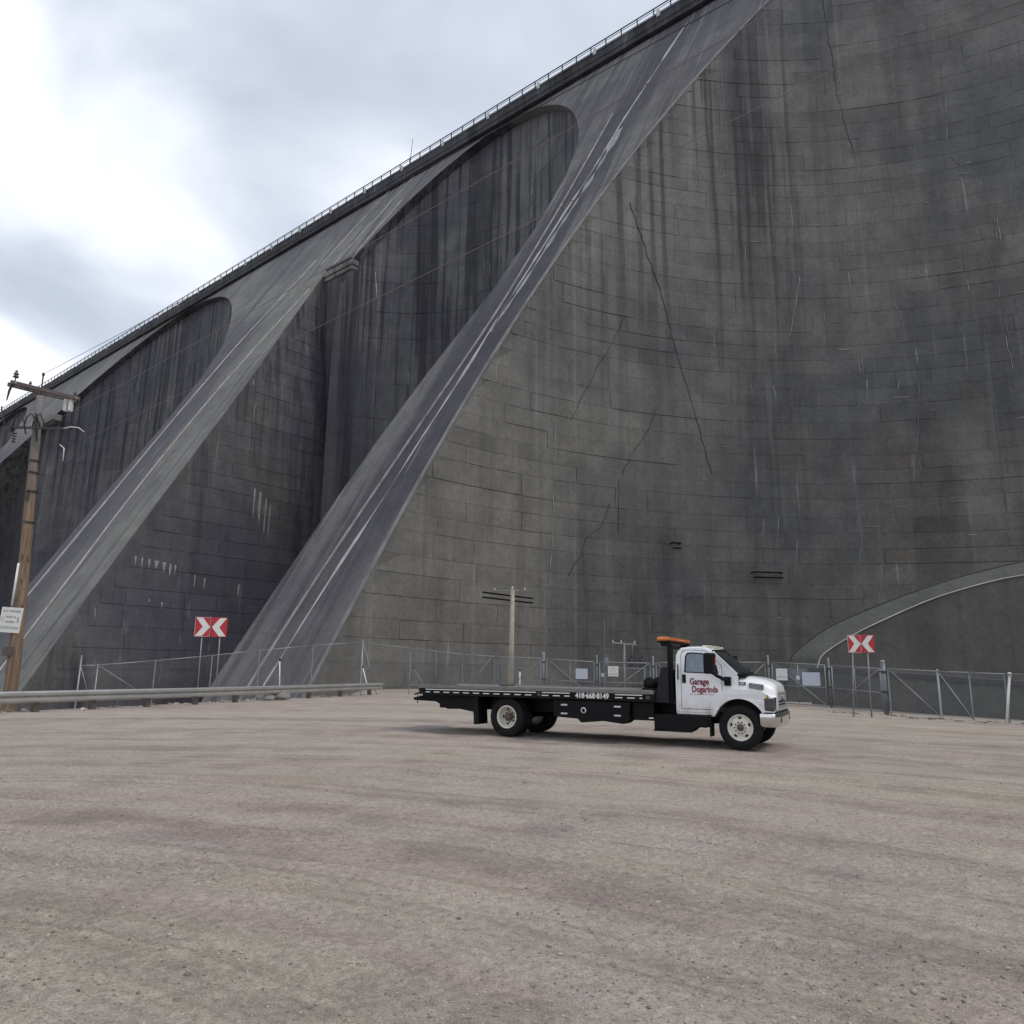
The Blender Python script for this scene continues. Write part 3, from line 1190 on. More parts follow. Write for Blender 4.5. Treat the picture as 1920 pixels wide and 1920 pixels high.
wall_line('lime_run', [(32.3, 18.6), (33.2, 13.7), (34.1, 9.7)], 0.22, 'pale_joint', vault_main, 10, jag=0.06)
wall_line('lime_run', [(39.9, 15.7), (40.4, 12.2)], 0.14, 'pale_lime', vault_main, 11, jag=0.05)
wall_line('lime_run', [(30.9, 12.8), (31.6, 9.1)], 0.14, 'pale_lime', vault_main, 12, jag=0.05)
wall_line('lime_run', [(68.9, 26.0), (69.2, 14.9), (70.0, 5.0)], 0.22, 'pale_joint', vault_main, 13, jag=0.05)
wall_line('lime_run', [(16.1, 37.7), (15.8, 34.0)], 0.22, 'pale_lime', vault_main, 14, jag=0.08)
wall_line('lime_run', [(19.0, 70.1), (19.5, 60.9)], 0.10, 'pale_joint', vault_main, 15, jag=0.03)
wall_line('crack', [(61.0, 21.3), (61.2, 15.6)], 0.24, 'crack_dark', vault_main, 18, jag=0.1)
wall_line('lime_run', [(52.5, 72), (51.5, 67.0)], 0.5, 'pale_lime', vault_1, 20, A1, jag=0.03)
wall_line('crack', [(50.4, 62), (50.2, 40)], 0.25, 'crack_dark', vault_1, 21, A1, jag=0.06)

# small lime dashes left at the joints of the great arch
rnd = random.Random(21)
for i in range(46):
    tt = rnd.uniform(13, 50); hh = rnd.uniform(7, 62)
    if rnd.random() < 0.6:
        ln_ = rnd.uniform(0.4, 1.6) / MAIN.r; dh_ = rnd.uniform(0.03, 0.07)
        row = [[(MAIN.uc - (MAIN.r - o_) * math.sin(R(tt) + ln_ * f), MAIN.vc + (MAIN.r - o_) * math.cos(R(tt) + ln_ * f), hh + z_) for o_, z_ in ((0, -dh_), (0.10, -dh_), (0.10, dh_), (0, dh_))] for f in (0, 0.5, 1)]
        b = MB(); b.grid(row, False); b.build('lime_run', 'pale_joint', vault_main, fix=False)
    else:
        wall_line('lime_run', [(tt, hh), (tt + rnd.uniform(-0.3, 0.3), hh - rnd.uniform(0.8, 3.5))], 0.32, 'pale_joint', vault_main, 100 + i, jag=0.03)

# little white stalactite runs on the side wall of the left buttress
rnd = random.Random(4)
for (yy, hh, ln_, w_) in ((44.9, 16.2, 1.6, .25), (45.8, 16.1, 2.2, .22), (46.8, 16.0, 1.6, .3), (47.8, 15.9, 1.2, .6), (48.9, 15.8, 1.4, .5), (49.8, 15.7, 6.5, .3), (50.5, 15.6, 1.5, .25),
                          (53.5, 14.6, 3.0, .2), (55.0, 14.2, 2.0, .2), (60.5, 13.8, 4.0, .25), (47.2, 10.5, 2.2, .2), (49.0, 10.2, 2.0, .3),
                          (62.1, 29.2, 14.0, .32), (63.1, 28.8, 25.0, .5), (64.2, 28.0, 12.0, .25), (65.0, 27.0, 8.0, .2), (58.2, 47.3, 6.0, .16), (61.0, 43.0, 5.0, .16)):
    b = MB()
    y0 = max(yy, face_y(hh) + 0.5)
    u0 = edge_B_right(hh) + 0.09
    b.grid([[(u0 + 0.02, y0 - w_ * k, hh - ln_ * f), (u0 + 0.07, y0, hh - ln_ * f), (u0 + 0.02, y0 + w_ * k, hh - ln_ * f)]
            for f, k in ((0, 0.3), (0.1, 0.6), (0.4, 0.4), (0.75, 0.25), (1, 0.08))], False)
    b.build('lime_run', 'pale_joint', but_B, fix=False)


# twin dark bars bolted to the great arch
def twin(t0, t1, h, dh):
    b = MB()
    for k in (0, 1):
        for (ta, tb) in ((t0, t1),):
            pa = Vector((MAIN.uc - 54.3 * math.sin(R(ta)), MAIN.vc + 54.3 * math.cos(R(ta)), h - k * dh))
            pb = Vector((MAIN.uc - 54.3 * math.sin(R(tb)), MAIN.vc + 54.3 * math.cos(R(tb)), h - k * dh))
            b.bar(pa, pb, 0.17, 0.15)
    for tt in (t0, t1):
        p = Vector((MAIN.uc - 54.3 * math.sin(R(tt)), MAIN.vc + 54.3 * math.cos(R(tt)), h))
        q = Vector((MAIN.uc - 55.0 * math.sin(R(tt)), MAIN.vc + 55.0 * math.cos(R(tt)), h))
        b.bar(p, q, 0.1, 0.1)
    b.build('twin_bars', 'black_paint', vault_main)


twin(45.4, 42.1, 12.15, 0.55)
twin(54.9, 53.9, 14.9, 0.55)

# flat backing box added behind the vaults to cover gaps showing sky
b = MB(); b.box(-345, 231, 97.0, 99.5, -7, 98.7)
b.build('backing_box', 'inner_concrete', DAM)

# crest road slab, kerb and railing
b = MB()
b.box(-345, 232, 87.5, 97.5, SLAB_BOT, SLAB_TOP)
b.box(-345, 232, 87.42, 87.9, SLAB_TOP, SLAB_TOP + 0.25)
b.box(-345, 232, 87.6, 88.3, SLAB_BOT - 0.85, SLAB_BOT)
b.box(-345, 232, 97.1, 97.6, SLAB_TOP, SLAB_TOP + 0.9)
b.build('crest_road', 'slab_concrete', DAM)
rail = MB()
for z, w in ((SLAB_TOP + 1.78, 0.13), (SLAB_TOP + 1.35, 0.06), (SLAB_TOP + 0.62, 0.08)):
    rail.bar((-345, 87.65, z), (232, 87.65, z), w, w)
RAIL = rail.build('crest_railing', 'rail_steel', DAM)
pm = None
for i in range(0, 140):
    u = 62 - i * 2.9
    if pm is None:
        b = MB(); b.box(-0.07, 0.07, -0.07, 0.07, 0, 1.55)
        first = b.build('post', 'rail_steel', RAIL, loc=(u, 87.65, SLAB_TOP + 0.25)); pm = first
    else:
        o = first.copy(); COL.objects.link(o); o.location = (u, 87.65, SLAB_TOP + 0.25)
first = None
for i in range(0, 34):
    u = 60 - i * 11.6
    if first is None:
        b = MB(); b.box(-0.28, 0.28, -0.05, 0.03, 0, 1.1)
        first = b.build('marker_plate', 'marker_white', RAIL, loc=(u, 87.38, SLAB_TOP - 0.3))
    else:
        o = first.copy(); COL.objects.link(o); o.location = (u, 87.38, SLAB_TOP - 0.3)
b = MB(); b.tube([(-20.2, 88.6, SLAB_TOP + 0.0), (-20.1, 88.6, SLAB_TOP + 3.5), (-19.6, 88.5, SLAB_TOP + 7.0)], [0.10, 0.07, 0.05], 6)
b.build('lamp_mast', 'steel_dark', DAM)

# ------------------------------------------------------------------ curved concrete gallery at the foot of the great arch
def gallery():
    inner = [(18.3, 0), (18.45, 1.6), (18.59, 2.17), (19.03, 2.91), (20.9, 4.05), (22.6, 4.88), (26.0, 6.33), (29.4, 7.36), (31.8, 7.86), (36, 8.5), (42, 8.8), (50, 8.6), (58, 7.4), (64, 5.2), (67, 2.5), (67.6, 0)]
    outer = [(16.79, 0), (16.98, 1.51), (17.21, 2.26), (17.59, 2.91), (19.33, 4.23), (21.41, 5.26), (24.87, 6.63), (28.35, 7.79), (32.52, 8.83), (36.58, 9.49), (41.27, 9.77), (47.84, 9.58), (56.28, 8.36), (61.91, 5.92), (65.19, 2.92), (66.04, 0)]  # outline brought nearer by scaling it about the camera
    def smooth(p):
        out = []
        for i in range(len(p) - 1):
            a, b_, c, d = (Vector(p[max(0, i - 1)]), Vector(p[i]), Vector(p[i + 1]), Vector(p[min(len(p) - 1, i + 2)]))
            for k in range(5):
                t_ = k / 5
                q = 0.5 * (2 * b_ + (c - a) * t_ + (2 * a - 5 * b_ + 4 * c - d) * t_ ** 2 + (3 * b_ - a - 3 * c + d) * t_ ** 3)
                out.append((q.x, q.y))
        return out + [p[-1]]
    inner, outer = smooth(inner), smooth(outer)
    g = empty('concrete_gallery', (18, 46, 0))
    tag(g, 'smooth dark vaulted concrete block with a curved pale rim behind the gate', 'concrete block')
    ox, oy = 18, 46
    b = MB(); b.mat('plain_concrete')
    b.add([(x - ox, 0, z) for x, z in inner], [tuple(range(len(inner)))])
    rows = [[(x - ox, 0.0, z) for x, z in inner], [(x - ox, 0.9, z) for x, z in outer], [(x - ox + 0.8, 3.6, z - 0.3) for x, z in outer]]
    b.grid(rows, False)
    b.add([(x - ox + 0.8, 3.6, z - 0.3) for x, z in outer], [tuple(reversed(range(len(outer))))])
    b.build('body', parent=g)
    b = MB(); b.tube([(x - ox, -0.06, z) for x, z in inner[1:]], 0.038, 6)
    b.build('pale_rim', 'pale_lime', g)
    b = MB(); b.tube([(x - ox, 0.92, z + 0.03) for x, z in outer[1:]], 0.06, 6)
    b.build('dark_rim', 'steel_dark', g)


gallery()

# low retaining wall behind the right-hand fence
b = MB()
pts = [(17.3, 44.0, 1.98), (18.0, 40.5, 1.93), (18.6, 35.0, 1.7), (20.2, 31.6, 1.5), (22.0, 28.2, 1.42), (26.0, 21.0, 1.42)]
rows = [[(x, y, -0.1), (x, y, z), (x + 0.45, y + 0.12, z), (x + 0.45, y + 0.12, -0.1)] for x, y, z in pts]
b.grid(rows, False)
o = b.build('retaining_wall', 'plain_concrete', fix=False)
tag(o, 'low plain concrete retaining wall behind the right end of the fence', 'wall')
b = MB()
b.grid([[(x - 0.09, y - 0.03, z - 0.16), (x - 0.09, y - 0.03, z + 0.05), (x + 0.5, y + 0.14, z + 0.05), (x + 0.5, y + 0.14, z - 0.16)] for x, y, z in pts], False)
b.build('coping', 'slab_concrete', o, fix=False)


# ------------------------------------------------------------------ guard rail
def guard_rail():
    base = [(-18.9, 22.3), (-18.2, 23.93), (-17.54, 25.47), (-16.72, 27.24), (-15.82, 29.27), (-14.76, 31.4), (-13.8, 33.83), (-12.92, 36.27), (-12.03, 39.05), (-10.96, 41.93), (-9.96, 45.16), (-8.84, 48.43), (-8.38, 49.8)]  # unprojected from image pixels, like the fence, sign and pole positions
    root = empty('guard_rail', (-13.8, 33.83, 0))
    tag(root, 'long galvanised guard rail on short wooden posts along the left edge of the lot', 'guard rail')
    ox, oy = -13.8, 33.83
    prof = [(0.0, 0.40), (-0.02, 0.415), (-0.075, 0.44), (-0.085, 0.475), (-0.075, 0.51), (-0.015, 0.54), (0.0, 0.555), (-0.015, 0.57), (-0.075, 0.60), (-0.085, 0.635), (-0.075, 0.67), (-0.02, 0.695), (0.0, 0.71), (0.012, 0.71), (0.012, 0.40)]
    rows = []
    for i, (x, y) in enumerate(base):
        p0 = Vector(base[max(0, i - 1)]); p1 = Vector(base[min(len(base) - 1, i + 1)])
        d = (p1 - p0).normalized(); n_ = Vector((-d.y, d.x))      # left of travel
        n_ = -n_                                                   # towards the lot
        rows.append([(x - ox - n_.x * (o - 0.11), y - oy - n_.y * (o - 0.11), 0.725 + (z - 0.71) * 1.32) for o, z in prof])
    b = MB(); b.grid(rows, False, closed=True)
    b.build('rail', 'guard_steel', root, bevel=0)
    first = None
    for i, (x, y) in enumerate(base[:-1]):
        p0 = Vector(base[max(0, i - 1)]); p1 = Vector(base[min(len(base) - 1, i + 1)])
        rz = math.atan2(p1.y - p0.y, p1.x - p0.x)
        if first is None:
            b = MB(); b.box(-0.11, 0.11, -0.10, 0.09, -0.2, 0.62)
            first = b.build('post', 'guard_post', root, bevel=0.012); o = first
        else:
            o = first.copy(); COL.objects.link(o)
        o.location = (x - ox, y - oy, 0)
        o.rotation_euler = (0, 0, rz)
    first = None
    for i in range(1, len(base) - 1):
        x, y = base[i]
        p0 = Vector(base[i - 1]); p1 = Vector(base[i + 1])
        d = (p1 - p0).normalized()
        if first is None:
            b = MB(); b.lathe([(0.0, -0.012), (0.022, -0.012), (0.026, 0.0), (0.026, 0.01)], 8)
            first = b.build('bolt', 'galvanised_dull', root); o = first
        else:
            o = first.copy(); COL.objects.link(o)
        o.location = (x - ox + d.y * 0.115, y - oy - d.x * 0.115, 0.52)
        o.rotation_euler = (0, 0, math.atan2(d.y, d.x))


guard_rail()


# ------------------------------------------------------------------ rocks
def rock_mesh(seed, s):
    rnd = random.Random(seed)
    import bmesh
    bm = bmesh.new()
    bmesh.ops.create_icosphere(bm, subdivisions=2, radius=1)
    off = Vector((seed * 3.1, seed * 1.7, 0))
    for v in bm.verts:
        k = 1 + 0.35 * noise.noise(v.co * 1.1 + off) + 0.15 * noise.noise(v.co * 2.7 + off)
        v.co = v.co * k
        v.co.x *= s[0]; v.co.y *= s[1]; v.co.z *= s[2]
    me = bpy.data.meshes.new('rock')
    bm.to_mesh(me); bm.free()
    me.materials.append(MAT['rock'])
    return me


def rock(x, y, s, seed, label, group, rz=0):
    o = bpy.data.objects.new('rock', rock_mesh(seed, s))
    COL.objects.link(o)
    o.location = (x, y, s[2] * 0.45)
    o.rotation_euler = (0, 0, rz)
    tag(o, label, 'rock', group)


rock(-12.55, 39.3, (0.42, 0.35, 0.28), 1, 'dark boulder under the guard rail, left of the pale one', 'boulders under the guard rail')
rock(-12.15, 38.7, (0.33, 0.26, 0.2), 2, 'pale rounded boulder under the guard rail between darker ones', 'boulders under the guard rail')
rock(-11.75, 39.5, (0.5, 0.4, 0.33), 3, 'largest dark boulder under the guard rail, right of the pale one', 'boulders under the guard rail')
rr_ = random.Random(8)


def rubble(name, label, spots, seed):
    V, Fc = ico()
    b = MB(); tint = []
    rnd = random.Random(seed)
    for x, y, r in spots:
        e1, e2, e3 = rnd.uniform(0.9, 1.9), rnd.uniform(0.7, 1.1), rnd.uniform(0.35, 0.7)
        a = rnd.uniform(0, PI); ca, sa = math.cos(a), math.sin(a)
        z = gz(x, y) + r * e3 * 0.3
        vv = []
        for p in V:
            q = p * (1 + rnd.uniform(-0.25, 0.25))
            px, py = q.x * e1 * r, q.y * e2 * r
            vv.append((x + px * ca - py * sa, y + px * sa + py * ca, z + q.z * e3 * r))
        b.add(vv, Fc, False)
        tint += [max(-1, min(1, rnd.gauss(-0.2, 0.5)))] * len(V)
    tag(b.build(name, 'pebble', tint=tint, fix=False), label, 'rubble', kind='stuff')


sp = []
for i in range(260):
    x = rr_.uniform(14.5, 21.0)
    sp.append((x, 31.0 - (x - 17.0) * 1.75 + rr_.gauss(-0.9, 0.8), 0.02 + 0.10 * rr_.random() ** 3))
rubble('rubble', 'broken grey stones along the foot of the right fence', sp, 3)
sp = []
for i in range(300):
    f = rr_.random()
    sp.append((-19.0 + 10.4 * f + rr_.gauss(-0.1, 0.35), 22.3 + 27.5 * f + rr_.gauss(0.1, 0.35), 0.02 + 0.09 * rr_.random() ** 3))
rubble('rubble', 'broken stones strewn along the posts of the guard rail', sp, 4)


# ------------------------------------------------------------------ fences
def link_mesh(b, A, B, za0, za1, zb0, zb1, step=0.085, r=0.0028):
    """woven wire between two posts: two families of diagonal wires"""
    A, B = Vector((A[0], A[1])), Vector((B[0], B[1]))
    ln = (B - A).length
    H = min(za1 - za0, zb1 - zb0)
    ratio = H / ln

    def P(u, w):
        q = A + (B - A) * u
        lo = za0 + (zb0 - za0) * u; hi = za1 + (zb1 - za1) * u
        return Vector((q.x, q.y, lo + (hi - lo) * w))
    k = int((ln + H) / step)
    for sgn in (1, -1):
        for i in range(k):
            c = (i + 0.5) * step              # along-wall start of the 45 degree wire
            u0, w0 = c - H, 1.0
            u1, w1 = c, 0.0
            if u0 < 0:
                w0 = c / H; u0 = 0
            if u1 > ln:
                w1 = (c - ln) / H; u1 = ln
            if w0 <= w1:
                continue
            a_, b_ = (u0 / ln, w0), (u1 / ln, w1)
            if sgn < 0:
                a_, b_ = (1 - a_[0], a_[1]), (1 - b_[0], b_[1])
            p, q = P(*a_), P(*b_)
            d = (q - p).normalized()
            s = d.cross(Vector((0, 0, 1))).normalized() * r
            t_ = s.cross(d).normalized() * r
            vv = [p + s, p - s * 0.5 + t_ * 0.87, p - s * 0.5 - t_ * 0.87, q + s, q - s * 0.5 + t_ * 0.87, q - s * 0.5 - t_ * 0.87]
            b.add(vv, [(0, 1, 4, 3), (1, 2, 5, 4), (2, 0, 3, 5)])


def fence(name, label, cat, nodes, post_r, rails, braces=(), wire=True, group=None, mids=()):
    """nodes: (x, y, rail height, post top, radius)"""
    ox, oy = nodes[0][0], nodes[0][1]
    root = empty(name, (ox, oy, 0))
    tag(root, label, cat, group)
    for (x, y, zr, zt, r_, m_) in nodes:
        b = MB(); b.tube([(x - ox, y - oy, -3.0), (x - ox, y - oy, zt)], r_, 10)
        if zt > zr + 0.02:
            b.lathe([(0, zt + 0.03), (r_ * 0.8, zt + 0.015), (r_ * 1.12, zt - 0.02), (r_ * 1.12, zt - 0.06)], 10, 'Z', (x - ox, y - oy, 0))
        b.build('post', m_, root)
    for f in rails:
        for n0, n1 in zip(nodes, nodes[1:]):
            b = MB(); b.tube([(n0[0] - ox, n0[1] - oy, n0[2] * f), (n1[0] - ox, n1[1] - oy, n1[2] * f)], 0.026, 8)
            b.build('rail', 'galvanised', root)
    for (i, f0, w0, f1, w1) in braces:
        n0, n1 = nodes[i], nodes[i + 1]

        def Q(f, w):
            return (n0[0] + (n1[0] - n0[0]) * f - ox, n0[1] + (n1[1] - n0[1]) * f - oy, (n0[2] + (n1[2] - n0[2]) * f) * w)
        b = MB(); b.tube([Q(f0, w0), Q(f1, w1)], 0.022, 8)
        b.build('brace', 'galvanised', root)
    for (i, f) in mids:
        n0, n1 = nodes[i], nodes[i + 1]
        p = (n0[0] + (n1[0] - n0[0]) * f - ox, n0[1] + (n1[1] - n0[1]) * f - oy)
        b = MB(); b.tube([(p[0], p[1], -0.05), (p[0], p[1], n0[2] + (n1[2] - n0[2]) * f)], 0.026, 8)
        b.build('post', 'galvanised_dull', root)
    if wire:
        b = MB()
        for n0, n1 in zip(nodes, nodes[1:]):
            link_mesh(b, (n0[0] - ox, n0[1] - oy), (n1[0] - ox, n1[1] - oy), 0.05, n0[2], 0.05, n1[2])
        o = b.build('wire_mesh', 'link_wire', root, fix=False)
        o['kind'] = 'stuff'
    return root


G, GD = 'galvanised', 'galvanised_dull'
# left run, from the far left to the corner post
fence('chain_link_fence', 'chain-link fence behind the guard rail, rising to a corner post beside the central buttress', 'fence',
      [(-22.6, 40.2, 1.58, 2.1, .04, G), (-21.9, 40.6, 1.62, 1.66, .035, G), (-19.6, 42.2, 1.9, 1.92, .03, GD), (-17.2, 44.0, 2.25, 2.27, .03, GD),
       (-15.0, 45.6, 2.6, 2.62, .03, GD), (-12.4, 47.8, 3.0, 3.02, .03, GD), (-9.75, 50.2, 3.32, 3.42, .045, G)],
      .03, (1.0,), braces=((0, 0.0, 1.0, 0.7, 0.0), (1, 0.0, 1.0, 0.9, 0.0)))
# middle run from the corner to the gate
fence('chain_link_fence', 'chain-link fence between the tall corner post and the gate behind the flatbed', 'fence',
      [(-9.72, 50.25, 3.30, 3.3, .02, GD), (-6.6, 50.4, 2.98, 2.98, .028, GD), (-3.1, 49.9, 2.62, 2.62, .028, GD), (-1.0, 49.0, 2.5, 2.5, .026, GD), (1.9, 47.0, 2.40, 2.42, .03, GD)],
      .03, (1.0,), braces=((0, 0.0, 1.0, 0.33, 0.0), (2, 0.1, 0.15, 0.9, 0.95), (3, 0.35, 0.25, 0.95, 0.9)), mids=((1, 0.5),))


def gate(label, n0, n1, z0, z1, flip, group):
    ox, oy = n0
    root = empty('swing_gate', (ox, oy, 0))
    tag(root, label, 'gate', group)
    d = (n1[0] - n0[0], n1[1] - n0[1])

    def Q(f, z):
        return (d[0] * f, d[1] * f, z)
    b = MB()
    zb = 0.12
    for p, q in ((Q(0.02, zb), Q(0.98, zb)), (Q(0.02, z0), Q(0.98, z1)), (Q(0.02, zb), Q(0.02, z0)), (Q(0.98, zb), Q(0.98, z1))):
        b.tube([p, q], 0.028, 8)
    b.build('frame', 'galvanised', root)
    b = MB(); b.tube([Q(0.02, z0 * 0.47), Q(0.98, z1 * 0.47)], 0.022, 8)
    b.build('middle_rail', 'galvanised', root)
    b = MB(); b.tube([Q(0.5, zb), Q(0.5, (z0 + z1) / 2)], 0.022, 8)
    b.build('upright', 'galvanised', root)
    b = MB()
    if flip:
        b.tube([Q(0.03, zb), Q(0.97, z1)], 0.024, 8)
    else:
        b.tube([Q(0.03, z0), Q(0.97, zb)], 0.024, 8)
    b.build('brace', 'galvanised', root)
    b = MB()
    link_mesh(b, (0, 0), d, 0.1, z0, 0.1, z1)
    o = b.build('wire_mesh', 'link_wire', root, fix=False); o['kind'] = 'stuff'
    return root


def gate_post(x, y, h, r_, label, mat='galvanised_dull'):
    root = empty('gate_post', (x, y, 0))
    tag(root, label, 'post', 'gate posts')
    b = MB(); b.tube([(0, 0, -0.1), (0, 0, h)], r_, 12)
    b.build('shaft', mat, root)
    b = MB(); b.lathe([(0, h + 0.05), (r_ * 0.7, h + 0.035), (r_ * 1.1, h), (r_ * 1.1, h - 0.05)], 12, 'Z')
    b.build('cap', 'galvanised', root)
    b = MB()
    for z in (h * 0.42, h * 0.8):
        b.box(-r_ - 0.035, r_ + 0.035, -r_ - 0.02, r_ + 0.02, z - 0.03, z + 0.03)
    b.build('hinge', 'steel_dark', root)


gate_post(2.06, 46.6, 2.72, .09, 'thick grey gate post where the chain-link run meets the first gate leaf')
gate_post(5.15, 45.1, 2.55, .045, 'thin gate post between the blank white sign and the printed notice')
gate_post(8.25, 43.85, 2.5, .06, 'gate post just behind the dark headboard of the truck')
gate_post(14.35, 42.3, 2.62, .06, 'gate post rising above the nose of the truck hood')
gate_post(16.28, 38.9, 2.45, .05, 'gate post in the middle of the right gate, beside the pale blank sign')
gate_post(16.36, 33.4, 2.28, .10, 'thick grey gate post right of the red chevron sign')
gate('gate leaf carrying the blank white sign behind the flatbed', (2.2, 46.55), (5.05, 45.15), 2.36, 2.2, False, 'gate leaves')
gate('gate leaf with the printed notice, next to the truck headboard', (5.25, 45.05), (8.15, 43.9), 2.2, 2.16, True, 'gate leaves')
fence('chain_link_fence', 'chain-link panel partly hidden behind the truck cab', 'fence',
      [(8.4, 43.8, 2.2, 2.2, .03, GD), (11.4, 43.0, 2.24, 2.24, .03, GD), (14.2, 42.35, 2.28, 2.28, .03, GD)], .03, (1.0, 0.47), braces=((0, 0.0, 1.0, 0.8, 0.1), (1, 0.3, 0.1, 1.0, 0.98)))
gate('gate leaf carrying the printed notice and pale sign ahead of the truck', (14.45, 42.15), (16.22, 39.1), 2.28, 2.14, False, 'gate leaves')
gate('gate leaf standing behind the right red chevron sign', (16.3, 38.7), (16.36, 33.6), 2.12, 1.95, True, 'gate leaves')
fence('chain_link_fence', 'chain-link fence running from the thick gate post out of the right edge', 'fence',
      [(16.45, 33.2, 1.95, 1.95, .03, GD), (17.6, 31.4, 1.86, 1.92, .045, G), (18.05, 30.0, 1.82, 1.82, .03, GD), (18.6, 28.7, 1.78, 1.8, .03, GD), (20.4, 25.2, 1.72, 1.76, .03, GD), (22.5, 21.5, 1.7, 1.74, .03, GD)],
      .03, (1.0,), braces=((0, 0.02, 1.0, 0.97, 0.04), (1, 0.02, 1.0, 0.97, 0.04)))


# ------------------------------------------------------------------ signs on the fence
def board(name, label, c, w, h, rz, mat, rows=(), mark=None, group=None):
    """flat sign board facing -y before rotation"""
    root = empty(name, c, rz)
    tag(root, label, 'sign', group)
    b = MB(); b.box(-w / 2, w / 2, -0.004, 0.004, 0, h)
    b.build('plate', mat, root, bevel=0.002)
    for i, (z, x0, x1, th, m_, n_) in enumerate(rows):
        b = MB()
        rnd = random.Random(len(label) * 7 + i)
        if n_ <= 1:
            b.box(x0, x1, -0.0065, -0.0045, z - th / 2, z + th / 2)
        else:
            st = (x1 - x0) / n_
            for k in range(n_):
                if rnd.random() < 0.1:
                    continue
                xa = x0 + st * k
                b.box(xa, xa + st * rnd.uniform(0.25, 0.6), -0.0065, -0.0045, z - th / 2 * rnd.uniform(0.7, 1), z + th / 2)
        o = b.build('printed_line', m_, root)
        if n_ > 1:
            o['kind'] = 'stuff'
    return root


a1 = math.atan2(45.15 - 46.55, 5.05 - 2.2)
board('fence_sign', 'blank pale sign wired to the gate leaf behind the flatbed', (4.28, 45.45, 1.2), 0.76, 0.60, a1, 'sign_blueish')
board('notice_sign', 'white notice with red printed lines on the gate behind the flatbed', (6.05, 44.68, 1.38), 0.62, 0.58, R(-22), 'sign_white',
      ((0.47, -0.25, 0.25, 0.06, 'red_print', 14), (0.36, -0.22, 0.22, 0.04, 'red_print', 12), (0.26, -0.2, 0.2, 0.04, 'red_print', 12), (0.13, -0.27, 0.27, 0.03, 'dark_print', 1)))
board('lock_plate', 'small white lock plate beside the notice on the left gate', (5.45, 44.9, 1.36), 0.14, 0.18, R(-22), 'sign_white', ((0.09, -0.03, 0.03, 0.06, 'dark_print', 1),))
board('notice_sign', 'white notice with faint lines on the gate right above the truck nose', (14.75, 41.4, 1.32), 0.62, 0.62, R(-42), 'sign_white',
      ((0.5, -0.24, 0.24, 0.03, 'sign_slate', 16), (0.34, -0.24, 0.2, 0.025, 'sign_slate', 16), (0.2, -0.26, 0.26, 0.018, 'sign_slate', 1), (0.14, -0.26, 0.26, 0.018, 'sign_slate', 1)))
board('fence_sign', 'large blank pale blue sign on the right gate leaf', (15.72, 39.85, 1.08), 1.02, 0.68, R(-52), 'sign_blueish')
board('fence_sign', 'slate grey panel hanging behind the pale signs of the right gate', (15.32, 41.2, 1.42), 1.5, 0.52, R(-50), 'sign_slate')
board('lock_plate', 'small white and blue lock plate left of the large pale blue sign', (15.3, 40.55, 1.12), 0.26, 0.52, R(-52), 'sign_slate', ((0.36, -0.09, 0.09, 0.2, 'sign_white', 1), (0.37, -0.03, 0.03, 0.08, 'sign_slate', 1)))


# ------------------------------------------------------------------ chevron signs
def chevron_sign(label, x, y, rz, w, h, zb, gap, posts, lean):
    root = empty('chevron_sign', (x, y, 0), rz)
    tag(root, label, 'road sign', 'red and white chevron signs')
    for (px, zl, ln_) in posts:
        b = MB(); b.tube([(px + ln_, 0.06, zl), (px, 0.06, zb + h - 0.05)], 0.028, 8)
        b.build('post', 'galvanised', root)
    for s in (-1, 1):
        x0, x1 = (-w - gap, -gap) if s < 0 else (gap, w + gap)
        b = MB(); b.box(x0, x1, -0.006, 0.006, zb, zb + h)
        pl = b.build('panel', 'sign_red', root, bevel=0.003)
        b = MB()
        ww = x1 - x0

        def fx(f):
            return (x0 + ww * f) if s < 0 else (x1 - ww * f)
        zi = 0.03
        poly = [(0.05, 1), (0.48, 1), (0.97, 0.5), (0.48, 0), (0.05, 0), (0.5, 0.5)]
        q = [(fx(a), zb + zi + (h - 2 * zi) * c) for a, c in poly]
        b.plate(q, [], lambda a, c: (a, -0.009, c), lambda a, c: (a, -0.0075, c))
        b.build('chevron', 'sign_white', pl)
        b = MB(); t_ = 0.018
        for (xa, xb, za, zc) in ((x0, x1, zb, zb + t_), (x0, x1, zb + h - t_, zb + h), (x0, x0 + t_, zb + t_, zb + h - t_), (x1 - t_, x1, zb + t_, zb + h - t_)):
            b.box(xa + 0.004, xb - 0.004, -0.0085, -0.0072, za + 0.004, zc - 0.004)
        b.build('border', 'sign_white' if s < 0 else 'sign_red', pl)
    for px, zl, ln_ in posts:
        pass


chevron_sign('red and white chevron sign on two leaning posts in front of the left buttress wall', -14.27, 36.0, R(14), 0.70, 0.92, 3.02, 0.02, ((-0.38, -0.1, 0.05), (0.42, -0.1, 0.06)), 0)
chevron_sign('red and white chevron sign on two thin posts in front of the right gate', 14.37, 31.0, R(-18), 0.50, 0.72, 2.56, 0.001, ((-0.29, -0.1, -0.2), (0.24, -0.1, -0.06)), 0)


# ------------------------------------------------------------------ stakes
def stake(label, p, q, r_, mat, group='white stakes', band=False):
    root = empty('marker_stake', p)
    tag(root, label, 'stake', group)
    d = Vector(q) - Vector(p)
    b = MB(); b.tube([Vector((0, 0, 0)) - d * 0.05, d], [r_ * 1.05, r_], 8)
    b.build('shaft', mat, root)
    b = MB(); b.tube([d * 0.92, d * 1.01], r_ * 1.35, 8)
    b.build('cap', 'steel_dark' if not band else 'white_stake', root)


